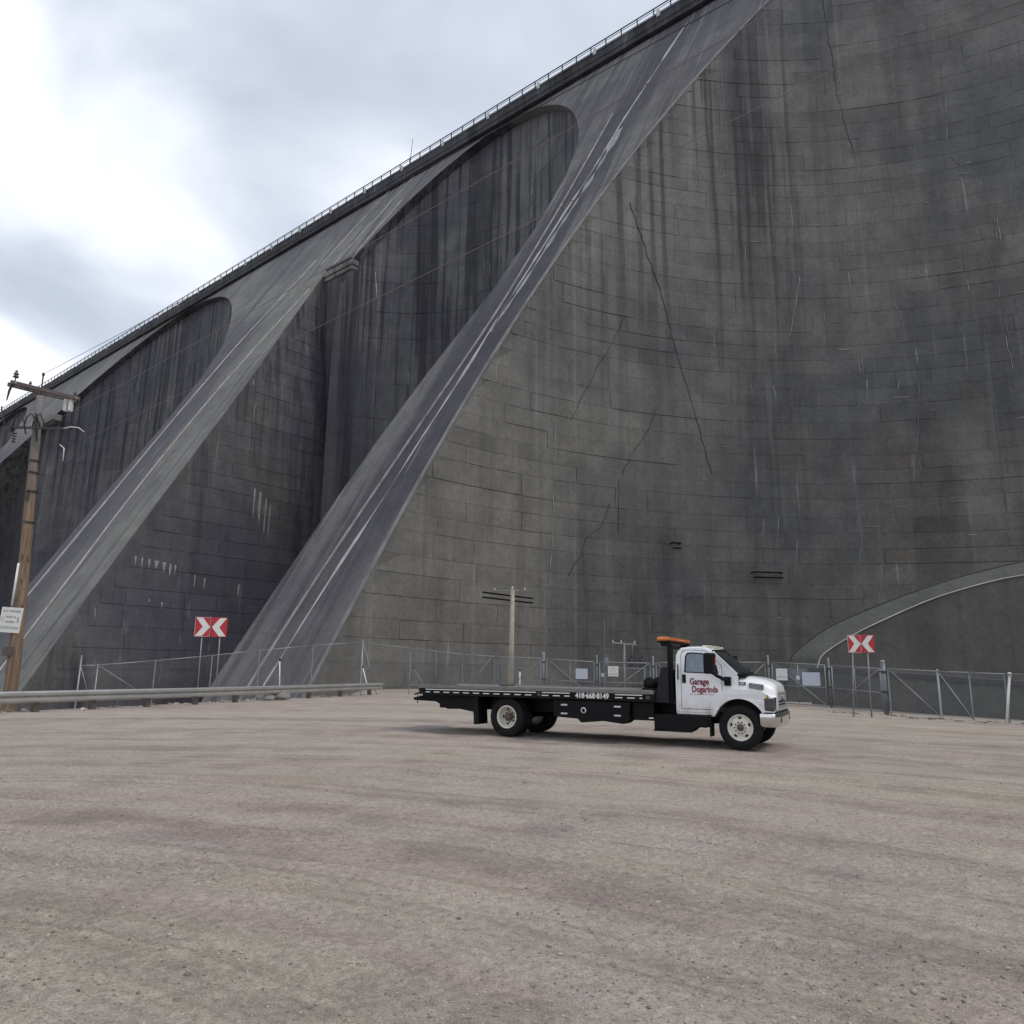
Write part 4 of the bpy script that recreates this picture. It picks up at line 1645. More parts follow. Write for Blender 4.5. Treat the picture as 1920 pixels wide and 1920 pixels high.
stake('thin white stake standing behind the guard rail before the buttress foot', (-13.3, 44.5, 0), (-13.45, 44.5, 2.15), 0.035, 'white_stake')
stake('white stake behind the flatbed, right of the bare wooden pole', (0.66, 49.0, 0), (0.64, 49.0, 1.72), 0.05, 'white_stake')
stake('leaning white capped pipe at the right end of the fence', (18.42, 28.6, 0), (18.75, 28.6, 1.82), 0.045, 'white_stake', band=True)
stake('short slanted pale stake behind the end of the guard rail', (-8.9, 48.9, 0.0), (-9.45, 48.9, 1.78), 0.035, 'white_stake')
stake('slanted grey stake in front of the wall left of the flatbed tail', (-5.4, 50.6, 0.2), (-6.4, 50.6, 1.75), 0.03, 'galvanised')


# ------------------------------------------------------------------ poles
def insulator(b, p, s=1.0, up=True):
    x, y, z = p
    b.lathe([(0.0, z + 0.30 * s), (0.03 * s, z + 0.30 * s), (0.05 * s, z + 0.25 * s), (0.035 * s, z + 0.22 * s), (0.085 * s, z + 0.18 * s), (0.085 * s, z + 0.15 * s), (0.035 * s, z + 0.13 * s), (0.095 * s, z + 0.08 * s), (0.09 * s, z + 0.05 * s), (0.02 * s, z + 0.03 * s), (0.02 * s, z)], 10, 'Z', (x, y, 0))


def left_pole():
    bx, by = -19.42, 30.0
    root = empty('utility_pole', (bx, by, 0))
    tag(root, 'leaning brown wooden utility pole with crossarms at the left edge', 'utility pole')
    b = MB()
    pts = []; rs = []
    for i in range(15):
        f = i / 14
        pts.append((-0.58 * f + 0.05 * math.sin(f * 5), 0, 12.75 * f - 1.2 * (1 - f)))
        rs.append(0.27 - 0.12 * f + 0.008 * math.sin(i * 2.3))
    b.tube(pts, rs, 16)
    b.build('pole', 'pole_wood', root)
    # upper crossarm: two planks either side
    L = Vector((-20.96 - bx, 29.3 - by, 13.05)); Rr = Vector((-19.2 - bx, 31.25 - by, 13.05))
    d = (Rr - L).normalized(); s = Vector((-d.y, d.x, 0))
    c0 = (L + Rr) / 2
    sh = Vector((-0.6, 0, 0)) - Vector((c0.x, c0.y, 0))
    for k in (-1, 1):
        b = MB(); b.bar(L + s * 0.2 * k, Rr + s * 0.2 * k, 0.11, 0.16)
        b.build('crossarm', 'arm_wood', root, bevel=0.01)
    b = MB()
    for f in (0.06, 0.94):
        p = L + (Rr - L) * f
        b.bar(p - s * 0.3, p + s * 0.3, 0.07, 0.07)
    b.build('arm_spacer', 'galvanised', root)
    b = MB(); insulator(b, (L.x + d.x * 0.2, L.y + d.y * 0.2, L.z + 0.25), 1.25); b.tube([(L.x + d.x * .2, L.y + d.y * .2, L.z), (L.x + d.x * .2, L.y + d.y * .2, L.z + .3)], 0.025, 6)
    b.build('insulator', 'insulator', root)
    b = MB(); insulator(b, (Rr.x - d.x * 0.15, Rr.y - d.y * 0.15, Rr.z + 0.08), 1.0)
    b.build('insulator', 'insulator', root)
    b = MB(); insulator(b, (L.x + d.x * 0.75, L.y + d.y * 0.75, L.z + 0.08), 0.8)
    b.build('insulator', 'insulator', root)
    b = MB(); b.tube([(-0.62, 0, 12.6), (-0.64, 0, 13.75)], 0.03, 6); b.lathe([(0, 13.82), (0.05, 13.8), (0.06, 13.7), (0.03, 13.65)], 8, 'Z', (-0.64, 0, 0))
    b.build('ground_wire_pin', 'steel_dark', root)
    b = MB(); b.tube([L + Vector((0.1, 0.05, 0)), L + Vector((0.02, 0.05, -0.35)), L + Vector((-0.02, 0.05, -0.75))], [0.05, 0.045, 0.02], 6)
    b.build('cutout_fuse', 'steel_dark', root)
    b = MB(); p = Rr - d * 0.35
    b.box(p.x - 0.16, p.x - 0.03, p.y - 0.1, p.y + 0.1, 12.45, 12.97); b.box(p.x + 0.06, p.x + 0.17, p.y - 0.1, p.y + 0.1, 12.45, 12.97)
    b.build('arm_brackets', 'insulator_white', root)
    # lower metal arm with switch gear
    a = Vector((-20.9 - bx, -0.5, 11.2)); c = Vector((-18.75 - bx, -0.25, 11.25))
    b = MB(); b.bar(a, c, 0.09, 0.09); b.build('lower_arm', 'steel_dark', root)
    b = MB(); b.tube([c, c + Vector((0.3, 0.05, 0.1)), c + Vector((0.6, 0.1, 0.08)), c + Vector((0.85, 0.1, -0.1))], 0.022, 6); b.build('jumper_wire', 'insulator_white', root)
    for i, f in enumerate((0.1, 0.3, 0.45)):
        p = a + (c - a) * f
        b = MB()
        b.tube([p + Vector((0, 0, 0.05)), p + Vector((0.05, 0, 0.45)), p + Vector((0.25, 0, 0.62)), p + Vector((0.42, 0, 0.3)), p + Vector((0.55, 0.05, -0.25))], 0.028, 6)
        b.build('jumper_wire', 'wire_dark', root)
    b = MB()
    for z in (-0.28, -0.4, -0.52, -0.64):
        b.lathe([(0.02, 11.2 + z), (0.1, 11.2 + z + 0.015), (0.1, 11.2 + z + 0.04), (0.02, 11.2 + z + 0.07)], 10, 'Z', (a.x + 0.35, a.y, 0))
    b.tube([(a.x + 0.35, a.y, 10.5), (a.x + 0.35, a.y, 11.2)], 0.025, 6)
    b.build('insulator', 'insulator', root)
    b = MB(); b.box(a.x - 0.1, a.x + 0.25, a.y - 0.12, a.y + 0.12, 11.02, 11.22); b.tube([(a.x - 0.05, a.y, 11.2), (a.x - 0.3, a.y, 11.75), (a.x - 0.35, a.y, 12.1)], 0.03, 6)
    b.build('switch_gear', 'steel_dark', root)
    b = MB(); b.tube([(-0.35, -0.22, 10.7), (-0.5, -0.22, 11.6), (-0.55, -0.25, 11.9), (-0.3, -0.2, 11.3)], 0.035, 6); b.build('brace', 'steel_dark', root)
    # street lamp arm
    b = MB(); b.tube([(0.55, -0.1, 10.6), (0.75, -0.1, 10.45), (0.78, -0.1, 9.9)], 0.022, 6); b.build('lamp_hook', 'insulator_white', root)
    b = MB(); b.tube([c + Vector((0.85, 0.1, -0.1)), c + Vector((1.0, 0.1, -0.5)), c + Vector((0.95, 0.1, -1.0)), (0.9, -0.1, 9.75), (0.78, -0.1, 9.9)], 0.012, 5); b.tube([(0.55, -0.1, 10.6), (0.2, -0.15, 10.75), (-0.3, -0.2, 10.8)], 0.012, 5); b.build('jumper_wire', 'wire_dark', root)
    b = MB(); b.box(-0.32, -0.02, -0.42, -0.25, 1.95, 2.3); b.build('junction_box', 'arm_wood', root, bevel=0.01)
    b = MB(); b.tube([(-0.38, -0.16, 3.9), (-0.35, -0.18, 5.6)], 0.055, 8); b.build('conduit', 'white_stake', root)
    # steel bands and climbing spikes
    b = MB()
    for z in (9.4, 9.9, 8.6, 7.3):
        f = z / 12.75
        b.lathe([(0.205, z - 0.03), (0.225, z - 0.03), (0.225, z + 0.03), (0.205, z + 0.03)], 14, 'Z', (-0.58 * f + 0.05 * math.sin(f * 5), 0, 0))
    b.build('steel_band', 'steel_dark', root)
    # sign nailed to the pole
    sg = board('pole_sign', 'white printed notice nailed to the leaning wooden utility pole', (-19.65, 29.62, 2.84), 0.92, 0.98, R(-6), 'sign_white',
               ((0.83, -0.37, 0.37, 0.085, 'dark_print', 20), (0.60, -0.22, 0.22, 0.085, 'dark_print', 12), (0.41, -0.22, 0.22, 0.085, 'dark_print', 12),
                (0.5, -0.40, -0.30, 0.2, 'dark_print', 3), (0.5, 0.28, 0.40, 0.22, 'dark_print', 3), (0.225, -0.42, 0.42, 0.012, 'dark_print', 1), (0.185, -0.40, 0.40, 0.022, 'dark_print', 26), (0.15, -0.42, 0.42, 0.012, 'dark_print', 1)))
    sg.rotation_euler = (0, R(3), R(-6))


left_pole()


def centre_pole():
    root = empty('utility_pole', (0.1, 51.0, 0))
    tag(root, 'pale bare wooden pole with twin black crossarms behind the flatbed', 'utility pole')
    b = MB(); b.tube([(-0.02, 0, -0.2), (0.0, 0, 3.5), (0.02, 0, 7.0)], [0.19, 0.165, 0.14], 14)
    b.build('pole', 'grey_wood', root)
    for z in (6.62, 6.3):
        b = MB(); b.bar((-1.95, -2.0, z), (1.45, 1.9, z), 0.10, 0.10); b.build('crossarm', 'black_paint', root)
    b = MB(); b.tube([(-1.3, 0, 6.95), (0.9, 0.3, 7.02)], 0.025, 6); b.build('cross_wire', 'galvanised', root)
    b = MB(); insulator(b, (0, 0, 7.0), 0.9); b.build('insulator', 'insulator_white', root)
    b = MB(); insulator(b, (0.85, 0.3, 7.02), 0.6); b.build('insulator', 'insulator_white', root)
    b = MB(); insulator(b, (-1.2, 0.0, 6.95), 0.6); b.build('insulator', 'insulator_white', root)


centre_pole()


def far_pole():
    root = empty('utility_pole', (8.55, 57.0, 0))
    tag(root, 'slim grey pole with one pale crossarm standing behind the left gate', 'utility pole')
    b = MB(); b.tube([(0, 0, -0.2), (0.03, 0, 3.72)], [0.11, 0.09], 12); b.build('pole', 'galvanised_dull', root)
    b = MB(); b.bar((-0.95, -0.3, 3.76), (1.0, 0.3, 3.66), 0.12, 0.1); b.build('crossarm', 'galvanised', root)
    for x in (-0.85, -0.2, 0.85):
        b = MB(); insulator(b, (x, x * 0.3, 3.72), 0.75); b.build('insulator', 'insulator_white', root)
    for x in (0.55, 1.4, -1.3):
        b = MB(); b.lathe([(0, 2.62), (0.16, 2.6), (0.2, 2.5), (0.2, 2.05), (0.16, 1.98), (0, 1.97)], 12, 'Z', (x, 0.25, 0))
        b.lathe([(0.05, 2.85), (0.08, 2.75), (0.05, 2.6)], 8, 'Z', (x, 0.25, 0))
        b.build('transformer_can', 'steel_dark' if x > 0 else 'sign_slate', root)
    b = MB(); b.bar((-1.5, 0.45, 1.95), (1.7, 0.45, 1.9), 0.1, 0.1); b.build('support_beam', 'galvanised', root)
    for x in (-1.4, 1.6):
        b = MB(); b.tube([(x, 0.45, -0.1), (x, 0.45, 1.9)], 0.06, 8); b.build('leg', 'galvanised_dull', root)
    b = MB(); b.tube([(0.7, 0.2, 3.65), (0.68, 0.22, 2.8)], 0.02, 6); b.build('jumper_wire', 'galvanised', root)


far_pole()


def wire(label, a, c, sag, mat='wire_pale', r_=0.007):
    a, c = Vector(a), Vector(c)
    pts = []
    for i in range(25):
        f = i / 24
        p = a + (c - a) * f
        p.z -= sag * 4 * f * (1 - f)
        pts.append(p)
    b = MB(); b.tube(pts, r_, 5)
    o = b.build('overhead_wire', mat)
    tag(o, label, 'wire', 'overhead wires')


wire('overhead wire from the lower arm of the leaning pole across the central buttress', (-20.35, 30.35, 11.25), (24.0, -8.9, 11.6), 0.35)
wire('lower overhead wire crossing the great arch wall to the right', (-18.8, 31.5, 11.35), (27.0, -9.3, 11.7), 0.35)
wire('thin wire from the top pin of the leaning pole along the crest against the sky', (-20.06, 30.0, 13.75), (21.0, -2.5, 13.6), 0.25, 'wire_dark', 0.009)


# ------------------------------------------------------------------ tow truck
def truck():
    HEAD = R(-27)
    ca, sa = math.cos(HEAD), math.sin(HEAD)
    # near front wheel touches the ground at (5.19, 17.39); origin on the centre line below the front axle
    org = (5.19 - sa * 1.12, 17.39 + ca * 1.12, 0)
    T = empty('tow_truck', org, HEAD)
    T.scale = (0.975, 1, 1)
    tag(T, 'white cab flatbed tow truck with a long black deck and an amber light bar', 'tow truck')

    def fx_(x):
        if x > 0.5:
            return 0.5 + (x - 0.5) * 0.66
        if x < -8.5:
            return -8.5 + (x + 8.5) * 0.67
        return x

    def m(name, b, mat=None, parent=T, bevel=0.0, seg=2):
        b.v = [(fx_(p[0]), p[1], p[2]) for p in b.v]
        return b.build(name, mat, parent, bevel, seg)

    # ---- cab
    def sy(z, s, base=1.0):
        return s * (base - max(0.0, z - 1.62) * 0.17)

    side_out = [(-1.50, 0.78), (-1.50, 1.6), (-1.49, 2.06), (-1.46, 2.17), (-1.38, 2.24), (-1.0, 2.265), (-0.78, 2.245), (-0.61, 2.175), (-0.10, 1.68), (-0.02, 1.62), (-0.02, 1.2), (-0.45, 1.1), (-0.60, 0.78)]
    door_out = [(-1.37, 0.86), (-1.37, 2.10), (-1.33, 2.17), (-1.24, 2.205), (-0.85, 2.19), (-0.70, 2.13), (-0.40, 1.83), (-0.40, 1.28), (-0.50, 1.12), (-0.63, 0.92), (-0.66, 0.86)]
    gap = 0.012

    def grow(poly, d):
        cx = sum(p[0] for p in poly) / len(poly); cz = sum(p[1] for p in poly) / len(poly)
        return [(x + (d if x > cx else -d), z + (d if z > cz else -d)) for x, z in poly]
    win = [(-1.28, 1.69), (-1.26, 2.06), (-1.22, 2.13), (-1.13, 2.145), (-0.86, 2.13), (-0.75, 2.09), (-0.52, 1.86), (-0.47, 1.67)]
    b = MB()
    b.mat('white_paint')
    for s in (-1, 1):
        b.plate(side_out, [grow(door_out, gap)], lambda x, z, s=s: (x, sy(z, s), z), lambda x, z, s=s: (x, sy(z, s) - s * 0.05, z))
    # roof
    st = [(-1.495, 2.05), (-1.462, 2.175), (-1.385, 2.245), (-1.2, 2.268), (-1.0, 2.272), (-0.78, 2.252), (-0.66, 2.205), (-0.58, 2.15)]
    fr = [-1, -0.985, -0.94, -0.8, -0.5, 0, 0.5, 0.8, 0.94, 0.985, 1]
    dz = [-0.03, 0.0, 0.015, 0.028, 0.04, 0.045, 0.04, 0.028, 0.015, 0.0, -0.03]
    b.grid([[(x, f * (sy(z, 1) + 0.003), z + d) for f, d in zip(fr, dz)] for x, z in st])
    # back wall
    b.plate([(-0.99, 0.78), (0.99, 0.78), (0.99, 1.6), (0.92, 2.1), (-0.92, 2.1), (-0.99, 1.6)], [[(-0.6, 1.68), (0.6, 1.68), (0.55, 2.02), (-0.55, 2.02)]],
            lambda y, z: (-1.497, y, z), lambda y, z: (-1.45, y, z))
    # A pillars and sill and cowl
    for s in (-1, 1):
        b.bar((-0.60, s * 0.90, 2.16), (-0.04, s * 0.985, 1.65), 0.07, 0.06)
        b.box(-1.49, -0.58, s * 0.985 - 0.02, s * 0.985 + 0.02, 0.70, 0.775)
    m('cab_body', b)
    b = MB(); b.mat('interior')
    b.box(-1.44, -0.1, -0.93, 0.93, 0.8, 0.92)
    b.box(-1.42, -1.25, -0.88, 0.88, 0.92, 1.82)
    b.box(-1.3, -0.85, -0.88, 0.88, 0.92, 1.2)
    b.box(-0.42, -0.1, -0.92, 0.92, 1.15, 1.6)
    for y in (-0.5, 0.5):
        b.box(-1.38, -1.26, y - 0.13, y + 0.13, 1.8, 2.0)
    b.lathe([(0.19, -0.012), (0.21, 0.0), (0.19, 0.012), (0.17, 0.0), (0.19, -0.012)], 20, 'X', (-0.62, 0.48, 1.55))
    m('interior', b, bevel=0.02)
    # windscreen
    b = MB()
    rows = []
    for i in range(5):
        f = i / 4
        x = -0.62 + f * 0.60; z = 2.185 - f * 0.535; hw = 0.86 + 0.09 * f
        rows.append([(x + 0.14 * (1 - g * g) * (0.4 + 0.6 * f), g * hw, z + 0.03 * (1 - g * g)) for g in (-1, -0.75, -0.4, 0, 0.4, 0.75, 1)])
    b.grid(rows)
    ws = m('windscreen', b, 'cab_glass')
    b = MB()
    b.tube([rows[0][j] for j in range(7)], 0.03, 6); b.tube([rows[-1][j] for j in range(7)], 0.04, 6)
    for j in (0, 6):
        b.tube([rows[i][j] for i in range(5)], 0.032, 6)
    m('seal', b, 'black_plastic', ws)
    b = MB()
    for y0 in (-0.55, 0.15):
        b.tube([(0.06, y0, 1.67), (0.02, y0 + 0.3, 1.74), (-0.1, y0 + 0.62, 1.83)], 0.012, 6)
    b.box(-0.02, 0.14, -0.85, 0.85, 1.60, 1.655)
    m('wiper_cowl', b, 'black_plastic')
    # doors
    for s in (-1, 1):
        b = MB()
        b.plate(door_out, [win], lambda x, z: (x, sy(z, s, 1.006), z), lambda x, z: (x, sy(z, s, 0.96), z))
        d = m('door', b, 'white_paint', bevel=0.006)
        b = MB()
        b.plate([(x, z) for x, z in win], [], lambda x, z: (x, sy(z, s, 0.985), z), lambda x, z: (x, sy(z, s, 0.98), z))
        m('window_pane', b, 'cab_glass', d)
        b = MB()
        k = len(win)
        b.tube([(x, sy(z, s, 1.0), z) for x, z in win + win[:1]], 0.013, 6, False)
        m('window_seal', b, 'black_plastic', d)
        b = MB(); b.box(-1.34, -1.25, s * 1.005 - 0.012, s * 1.005 + 0.012, 1.44, 1.64)
        m('handle', b, 'black_plastic', d, bevel=0.01)
        if s < 0:
            b = MB(); b.tube([(-1.43, -1.045, 1.52), (-1.428, -1.05, 1.7), (-1.425, -1.04, 1.87)], 0.017, 6)
            m('grab_handle', b, 'black_plastic')
            t1 = text('lettering', 'Garage', 0.205, 'red_print', d, (-0.93, -1.0095, 1.475), (R(90), 0, 0), 0.78, 0.0, 0.006)
            t2 = text('lettering', 'Dogarinda', 0.20, 'red_print', d, (-0.80, -1.0095, 1.30), (R(90), 0, 0), 0.74, 0.0, 0.006)
            b = MB()
            rnd = random.Random(2)
            x = -1.16
            while x < -0.54:
                w_ = rnd.uniform(0.03, 0.08)
                b.box(x, x + w_, -1.0100, -1.0075, 1.185, 1.197)
                x += w_ + rnd.uniform(0.015, 0.04)
            m('small_print', b, 'red_print', d)
    # ---- hood
    zs = [(-0.02, 1.635), (0.15, 1.63), (0.35, 1.605), (0.55, 1.57), (0.72, 1.525), (0.84, 1.48), (0.91, 1.43), (0.935, 1.37), (0.94, 1.29)]
    sec = [(0, 0.0), (0.35, -0.004), (0.58, -0.018), (0.66, -0.02), (0.72, -0.045), (0.82, -0.075), (0.90, -0.13), (0.95, -0.23), (0.975, -0.36), (0.985, -0.6)]
    rows = []
    for x, z in zs:
        tp = 1.0 if x < 0.4 else 1.0 - (x - 0.4) * 0.30
        half = [(x, y * tp, max(1.16, z + d)) for y, d in sec]
        rows.append([(p[0], -p[1], p[2]) for p in half[::-1]] + half[1:])
    rows.append([(0.94, p[1], min(p[2], 1.16)) for p in rows[-1]])
    rows.append([(0.93, p[1], 0.86) for p in rows[-1]])
    b = MB(); b.grid(rows)
    hood = m('hood', b, 'white_paint')
    b = MB()
    b.box(0.22, 0.56, -0.985, -0.90, 1.345, 1.455, Matrix.Rotation(R(6), 3, 'Y') @ Matrix.Rotation(R(2.5), 3, 'Z'))
    m('side_vent', b, 'lamp_grey', hood, bevel=0.008)
    b = MB()
    for k in range(3):
        b.box(0.25, 0.53, -0.992, -0.982, 1.365 + k * 0.032, 1.374 + k * 0.032, Matrix.Rotation(R(6), 3, 'Y') @ Matrix.Rotation(R(2.5), 3, 'Z'), (0.39, -0.9425, 1.40))
    m('vent_slat', b, 'silver', hood)
    b = MB(); b.box(0.0, 0.14, -0.972, -0.93, 1.425, 1.49)
    bd = m('badge', b, 'black_plastic', hood)
    text('badge_lettering', '653', 0.062, 'white_print', hood, (0.07, -0.9745, 1.4575), (R(90), 0, 0), 1.0, 0, 0.002)
    # ---- fenders
    arch = [(0.60 * math.cos(a), 0.50 + 0.62 * math.sin(a)) for a in [R(28 + i * (128 / 14)) for i in range(15)]]
    fo = [(-0.63, 0.735), (-0.66, 1.0), (-0.60, 1.17), (-0.45, 1.27), (-0.2, 1.325), (0.1, 1.335), (0.4, 1.31), (0.62, 1.26), (0.80, 1.18), (0.90, 1.08), (0.92, 0.84), (0.56, 0.84)] + arch + [(-0.56, 0.735)]
    for s in (-1, 1):
        b = MB()
        b.plate(fo, [], lambda x, z: (x, s * (1.13 - 0.10 * max(0, x - 0.55) ** 1.2 - 0.02 * max(0, z - 1.1)), z), lambda x, z: (x, s * 0.72, z))
        f = m('fender', b, 'white_paint', bevel=0.055, seg=4)
        b = MB(); b.box(0.58, 0.92, min(s * 1.122, s * 0.74), max(s * 1.122, s * 0.74), 0.86, 1.15)
        h = m('headlight', b, 'lamp_grey', f, bevel=0.03, seg=3)
        b = MB(); b.box(0.64, 0.93, min(s * 1.128, s * 0.80), max(s * 1.128, s * 0.80), 0.885, 0.99)
        m('headlight_lens', b, 'lamp_clear' if s > 0 else 'lamp_grey', f, bevel=0.02)
        b = MB(); b.lathe([(0, 0), (0.03, -0.001), (0.045, 0.008), (0.045, 0.03)], 14, 'Y', (0.70, s * 1.12 if s < 0 else 1.09, 1.185))
        m('marker_lamp', b, 'amber_small', f)
    # wheel wells / engine bay dark
    b = MB(); b.box(-0.62, 0.80, -0.80, 0.80, 0.60, 1.20); m('engine_bay', b, 'dark_void')
    # grille
    b = MB()
    b.plate([(-0.70, 0.90), (0.70, 0.90), (0.66, 1.27), (-0.66, 1.27)], [[(-0.60, 0.97), (0.60, 0.97), (0.57, 1.21), (-0.57, 1.21)]], lambda y, z: (0.975, y, z), lambda y, z: (0.92, y, z))
    g = m('grille', b, 'grille_metal', bevel=0.008)
    b = MB(); b.box(0.925, 0.938, -0.6, 0.6, 0.96, 1.22); m('grille_mesh', b, 'dark_void', g)
    b = MB()
    for k in range(3):
        b.box(0.94, 0.965, -0.6, 0.6, 1.01 + k * 0.07, 1.035 + k * 0.07)
    m('grille_bar', b, 'grille_metal', g)
    b = MB(); b.box(0.966, 0.982, -0.16, 0.16, 1.055, 1.13); m('emblem', b, 'dark_print', g, bevel=0.01)
    # bumper
    b = MB()
    plan = [(-1.125, 0.46), (-1.13, 0.62), (-1.11, 0.80), (-1.04, 0.93), (-0.9, 1.005), (-0.6, 1.04), (0, 1.055), (0.6, 1.04), (0.9, 1.005), (1.04, 0.93), (1.11, 0.80), (1.13, 0.62), (1.125, 0.46)]
    prof = [(0.0, 0.815), (0.02, 0.80), (0.028, 0.74), (0.02, 0.66), (0.0, 0.58), (-0.03, 0.53), (-0.06, 0.515)]
    rows = []
    for i, (y, x) in enumerate(plan):
        p0 = Vector(plan[max(0, i - 1)]); p1 = Vector(plan[min(len(plan) - 1, i + 1)])
        d = (p1 - p0).normalized(); nn = Vector((-d.y, d.x)) * 1.0
        if nn.dot(Vector((y, x - 0.3))) < 0:
            nn = -nn
        rows.append([(x + nn.y * o, y + nn.x * o, z) for o, z in prof] + [(x - 0.10 * nn.y, y - 0.10 * nn.x, 0.515), (x - 0.10 * nn.y, y - 0.10 * nn.x, 0.815)])
    b.grid(rows, True, closed=True)
    bp_ = m('bumper', b, 'chrome')
    b = MB(); b.box(1.03, 1.06, -0.75, -0.63, 0.62, 0.75); b.box(1.03, 1.06, 0.63, 0.75, 0.62, 0.75); m('tow_hook', b, 'black_plastic', bp_, bevel=0.01)
    b = MB(); b.box(0.5, 0.95, -1.0, 1.0, 0.815, 0.86); m('bumper_gap', b, 'dark_void')
    # mirrors
    for s in (-1, 1):
        b = MB(); b.box(-0.70, -0.46, min(s * 1.26, s * 1.5), max(s * 1.26, s * 1.5), 1.66, 2.13, Matrix.Rotation(R(8) * s, 3, 'Z'))
        mi = m('mirror', b, 'black_plastic', bevel=0.04, seg=3)
        b = MB()
        b.tube([(-0.55, s * 1.38, 1.70), (-0.45, s * 1.25, 1.62), (-0.24, s * 1.06, 1.50)], [0.035, 0.04, 0.045], 8)
        b.tube([(-0.56, s * 1.36, 2.08), (-0.6, s * 1.2, 2.1), (-0.62, s * 0.95, 2.08)], 0.018, 6)
        b.box(-0.33, -0.18, min(s * 0.99, s * 1.07), max(s * 0.99, s * 1.07), 1.40, 1.60)
        m('mirror_arm', b, 'black_plastic', mi)
        b = MB(); b.box(-0.475, -0.452, min(s * 1.31, s * 1.36), max(s * 1.31, s * 1.36), 1.86, 2.02, Matrix.Rotation(R(8) * s, 3, 'Z'), (-0.58, s * 1.38, 1.9)); m('marker_lamp', b, 'amber', mi)
    # roof marker lamps and antenna base
    for y in (-0.62, -0.2, 0.0, 0.2, 0.62):
        b = MB(); b.box(-0.80, -0.66, y - 0.055, y + 0.055, 2.27, 2.325)
        m('roof_lamp', b, 'lamp_cream', bevel=0.02)
    b = MB(); b.box(-1.05, -0.82, -0.08, 0.25, 2.30, 2.345); m('roof_hatch', b, 'white_paint', bevel=0.015)
    # ---- light bar and headache rack
    b = MB()
    b.bar((-1.78, -1.0, 2.405), (-1.78, 1.05, 2.405), 0.30, 0.04)
    lb = m('light_bar', b, 'black_plastic', bevel=0.01)
    b = MB(); b.box(-1.94, -1.63, -1.02, 1.07, 2.427, 2.525)
    m('amber_lens', b, 'amber', lb, bevel=0.035, seg=3)
    b = MB()
    for y in (-0.9, 0.9):
        b.box(-1.86, -1.62, y - 0.07, y + 0.07, 2.30, 2.384)
    m('bracket', b, 'black_plastic', lb, bevel=0.01)
    b = MB()
    for y in (-0.92, 0.92):
        b.box(-1.70, -1.58, y - 0.06, y + 0.06, 0.95, 2.345)
    b.box(-1.68, -1.60, -0.92, 0.92, 2.24, 2.33)
    b.box(-1.66, -1.61, -0.9, 0.9, 1.25, 1.75)
    m('headache_rack', b, 'black_paint', bevel=0.01)
    b = MB()
    b.plate([(-2.02, 0.98), (-1.66, 0.98), (-1.66, 1.80), (-1.82, 1.80)], [], lambda x, z: (x, -1.10, z), lambda x, z: (x, -0.98, z))
    b.plate([(-2.02, 0.98), (-1.66, 0.98), (-1.66, 1.80), (-1.82, 1.80)], [], lambda x, z: (x, 1.10, z), lambda x, z: (x, 0.98, z))
    b.box(-1.74, -1.66, -0.97, 0.97, 1.0, 1.7)
    m('headboard', b, 'navy_panel')
    # ---- deck
    b = MB()
    b.box(-9.0, -2.02, -1.22, 1.22, 1.165, 1.235)
    b.box(-9.42, -9.0, -1.2, 1.2, 1.19, 1.228)
    for s in (-1, 1):
        b.box(-9.35, -2.02, min(s * 1.225, s * 1.19), max(s * 1.225, s * 1.19), 1.20, 1.262)
    deck = m('deck', b, 'deck_metal', bevel=0.006)
    b = MB()
    for s in (-1, 1):
        b.box(-8.75, -1.98, min(s * 1.21, s * 1.12), max(s * 1.21, s * 1.12), 0.985, 1.162)
    b.box(-9.0, -8.75, -1.17, 1.17, 1.05, 1.16)
    b.box(-8.9, -2.1, -0.5, -0.36, 0.9, 1.16); b.box(-8.9, -2.1, 0.36, 0.5, 0.9, 1.16)
    m('side_rail', b, 'black_paint', deck, bevel=0.005)
    # reflective stripes and number
    for (x0, x1) in ((-8.62, -5.15), (-4.98, -4.20), (-2.98, -2.28)):
        b = MB(); b.box(x0, x1, -1.2135, -1.2105, 1.125, 1.147)
        m('white_stripe', b, 'white_print', deck)
        x = x0
        while x < x1 - 0.05:
            b = MB(); b.box(x, min(x + 0.19, x1), -1.2135, -1.2105, 1.055, 1.078)
            m('white_dash', b, 'white_print', deck)
            x += 0.315
    text('phone_lettering', '418\u00b7668\u00b78149', 0.175, 'white_print', deck, (-3.59, -1.2125, 1.085), (R(90), 0, 0), 0.93, 0, 0.006)
    for x in (-5.06, -2.14):
        b = MB(); b.box(x - 0.045, x + 0.045, -1.216, -1.2105, 1.05, 1.13); m('side_lamp', b, 'lamp_grey', deck)
    # winch and bits on the deck
    b = MB(); b.lathe([(0, -0.4), (0.16, -0.4), (0.16, -0.36), (0.1, -0.35), (0.1, 0.35), (0.16, 0.36), (0.16, 0.4), (0, 0.4)], 16, 'Y', (-2.25, -0.3, 1.40))
    b.box(-2.42, -2.08, -0.78, 0.3, 1.237, 1.30)
    m('winch', b, 'black_plastic', deck)
    b = MB(); b.box(-8.35, -8.05, -0.9, -0.4, 1.238, 1.28); b.box(-7.0, -6.75, 0.2, 0.7, 1.238, 1.29); m('wheel_chock', b, 'rust_hub', deck, bevel=0.01)
    # ---- chassis
    b = MB()
    b.box(-8.6, 0.5, -0.48, -0.36, 0.62, 0.90); b.box(-8.6, 0.5, 0.36, 0.48, 0.62, 0.90)
    for x in (-7.6, -6.0, -4.4, -3.0, -1.9, 0.2):
        b.box(x - 0.06, x + 0.06, -0.36, 0.36, 0.64, 0.86)
    m('chassis', b, 'black_paint')
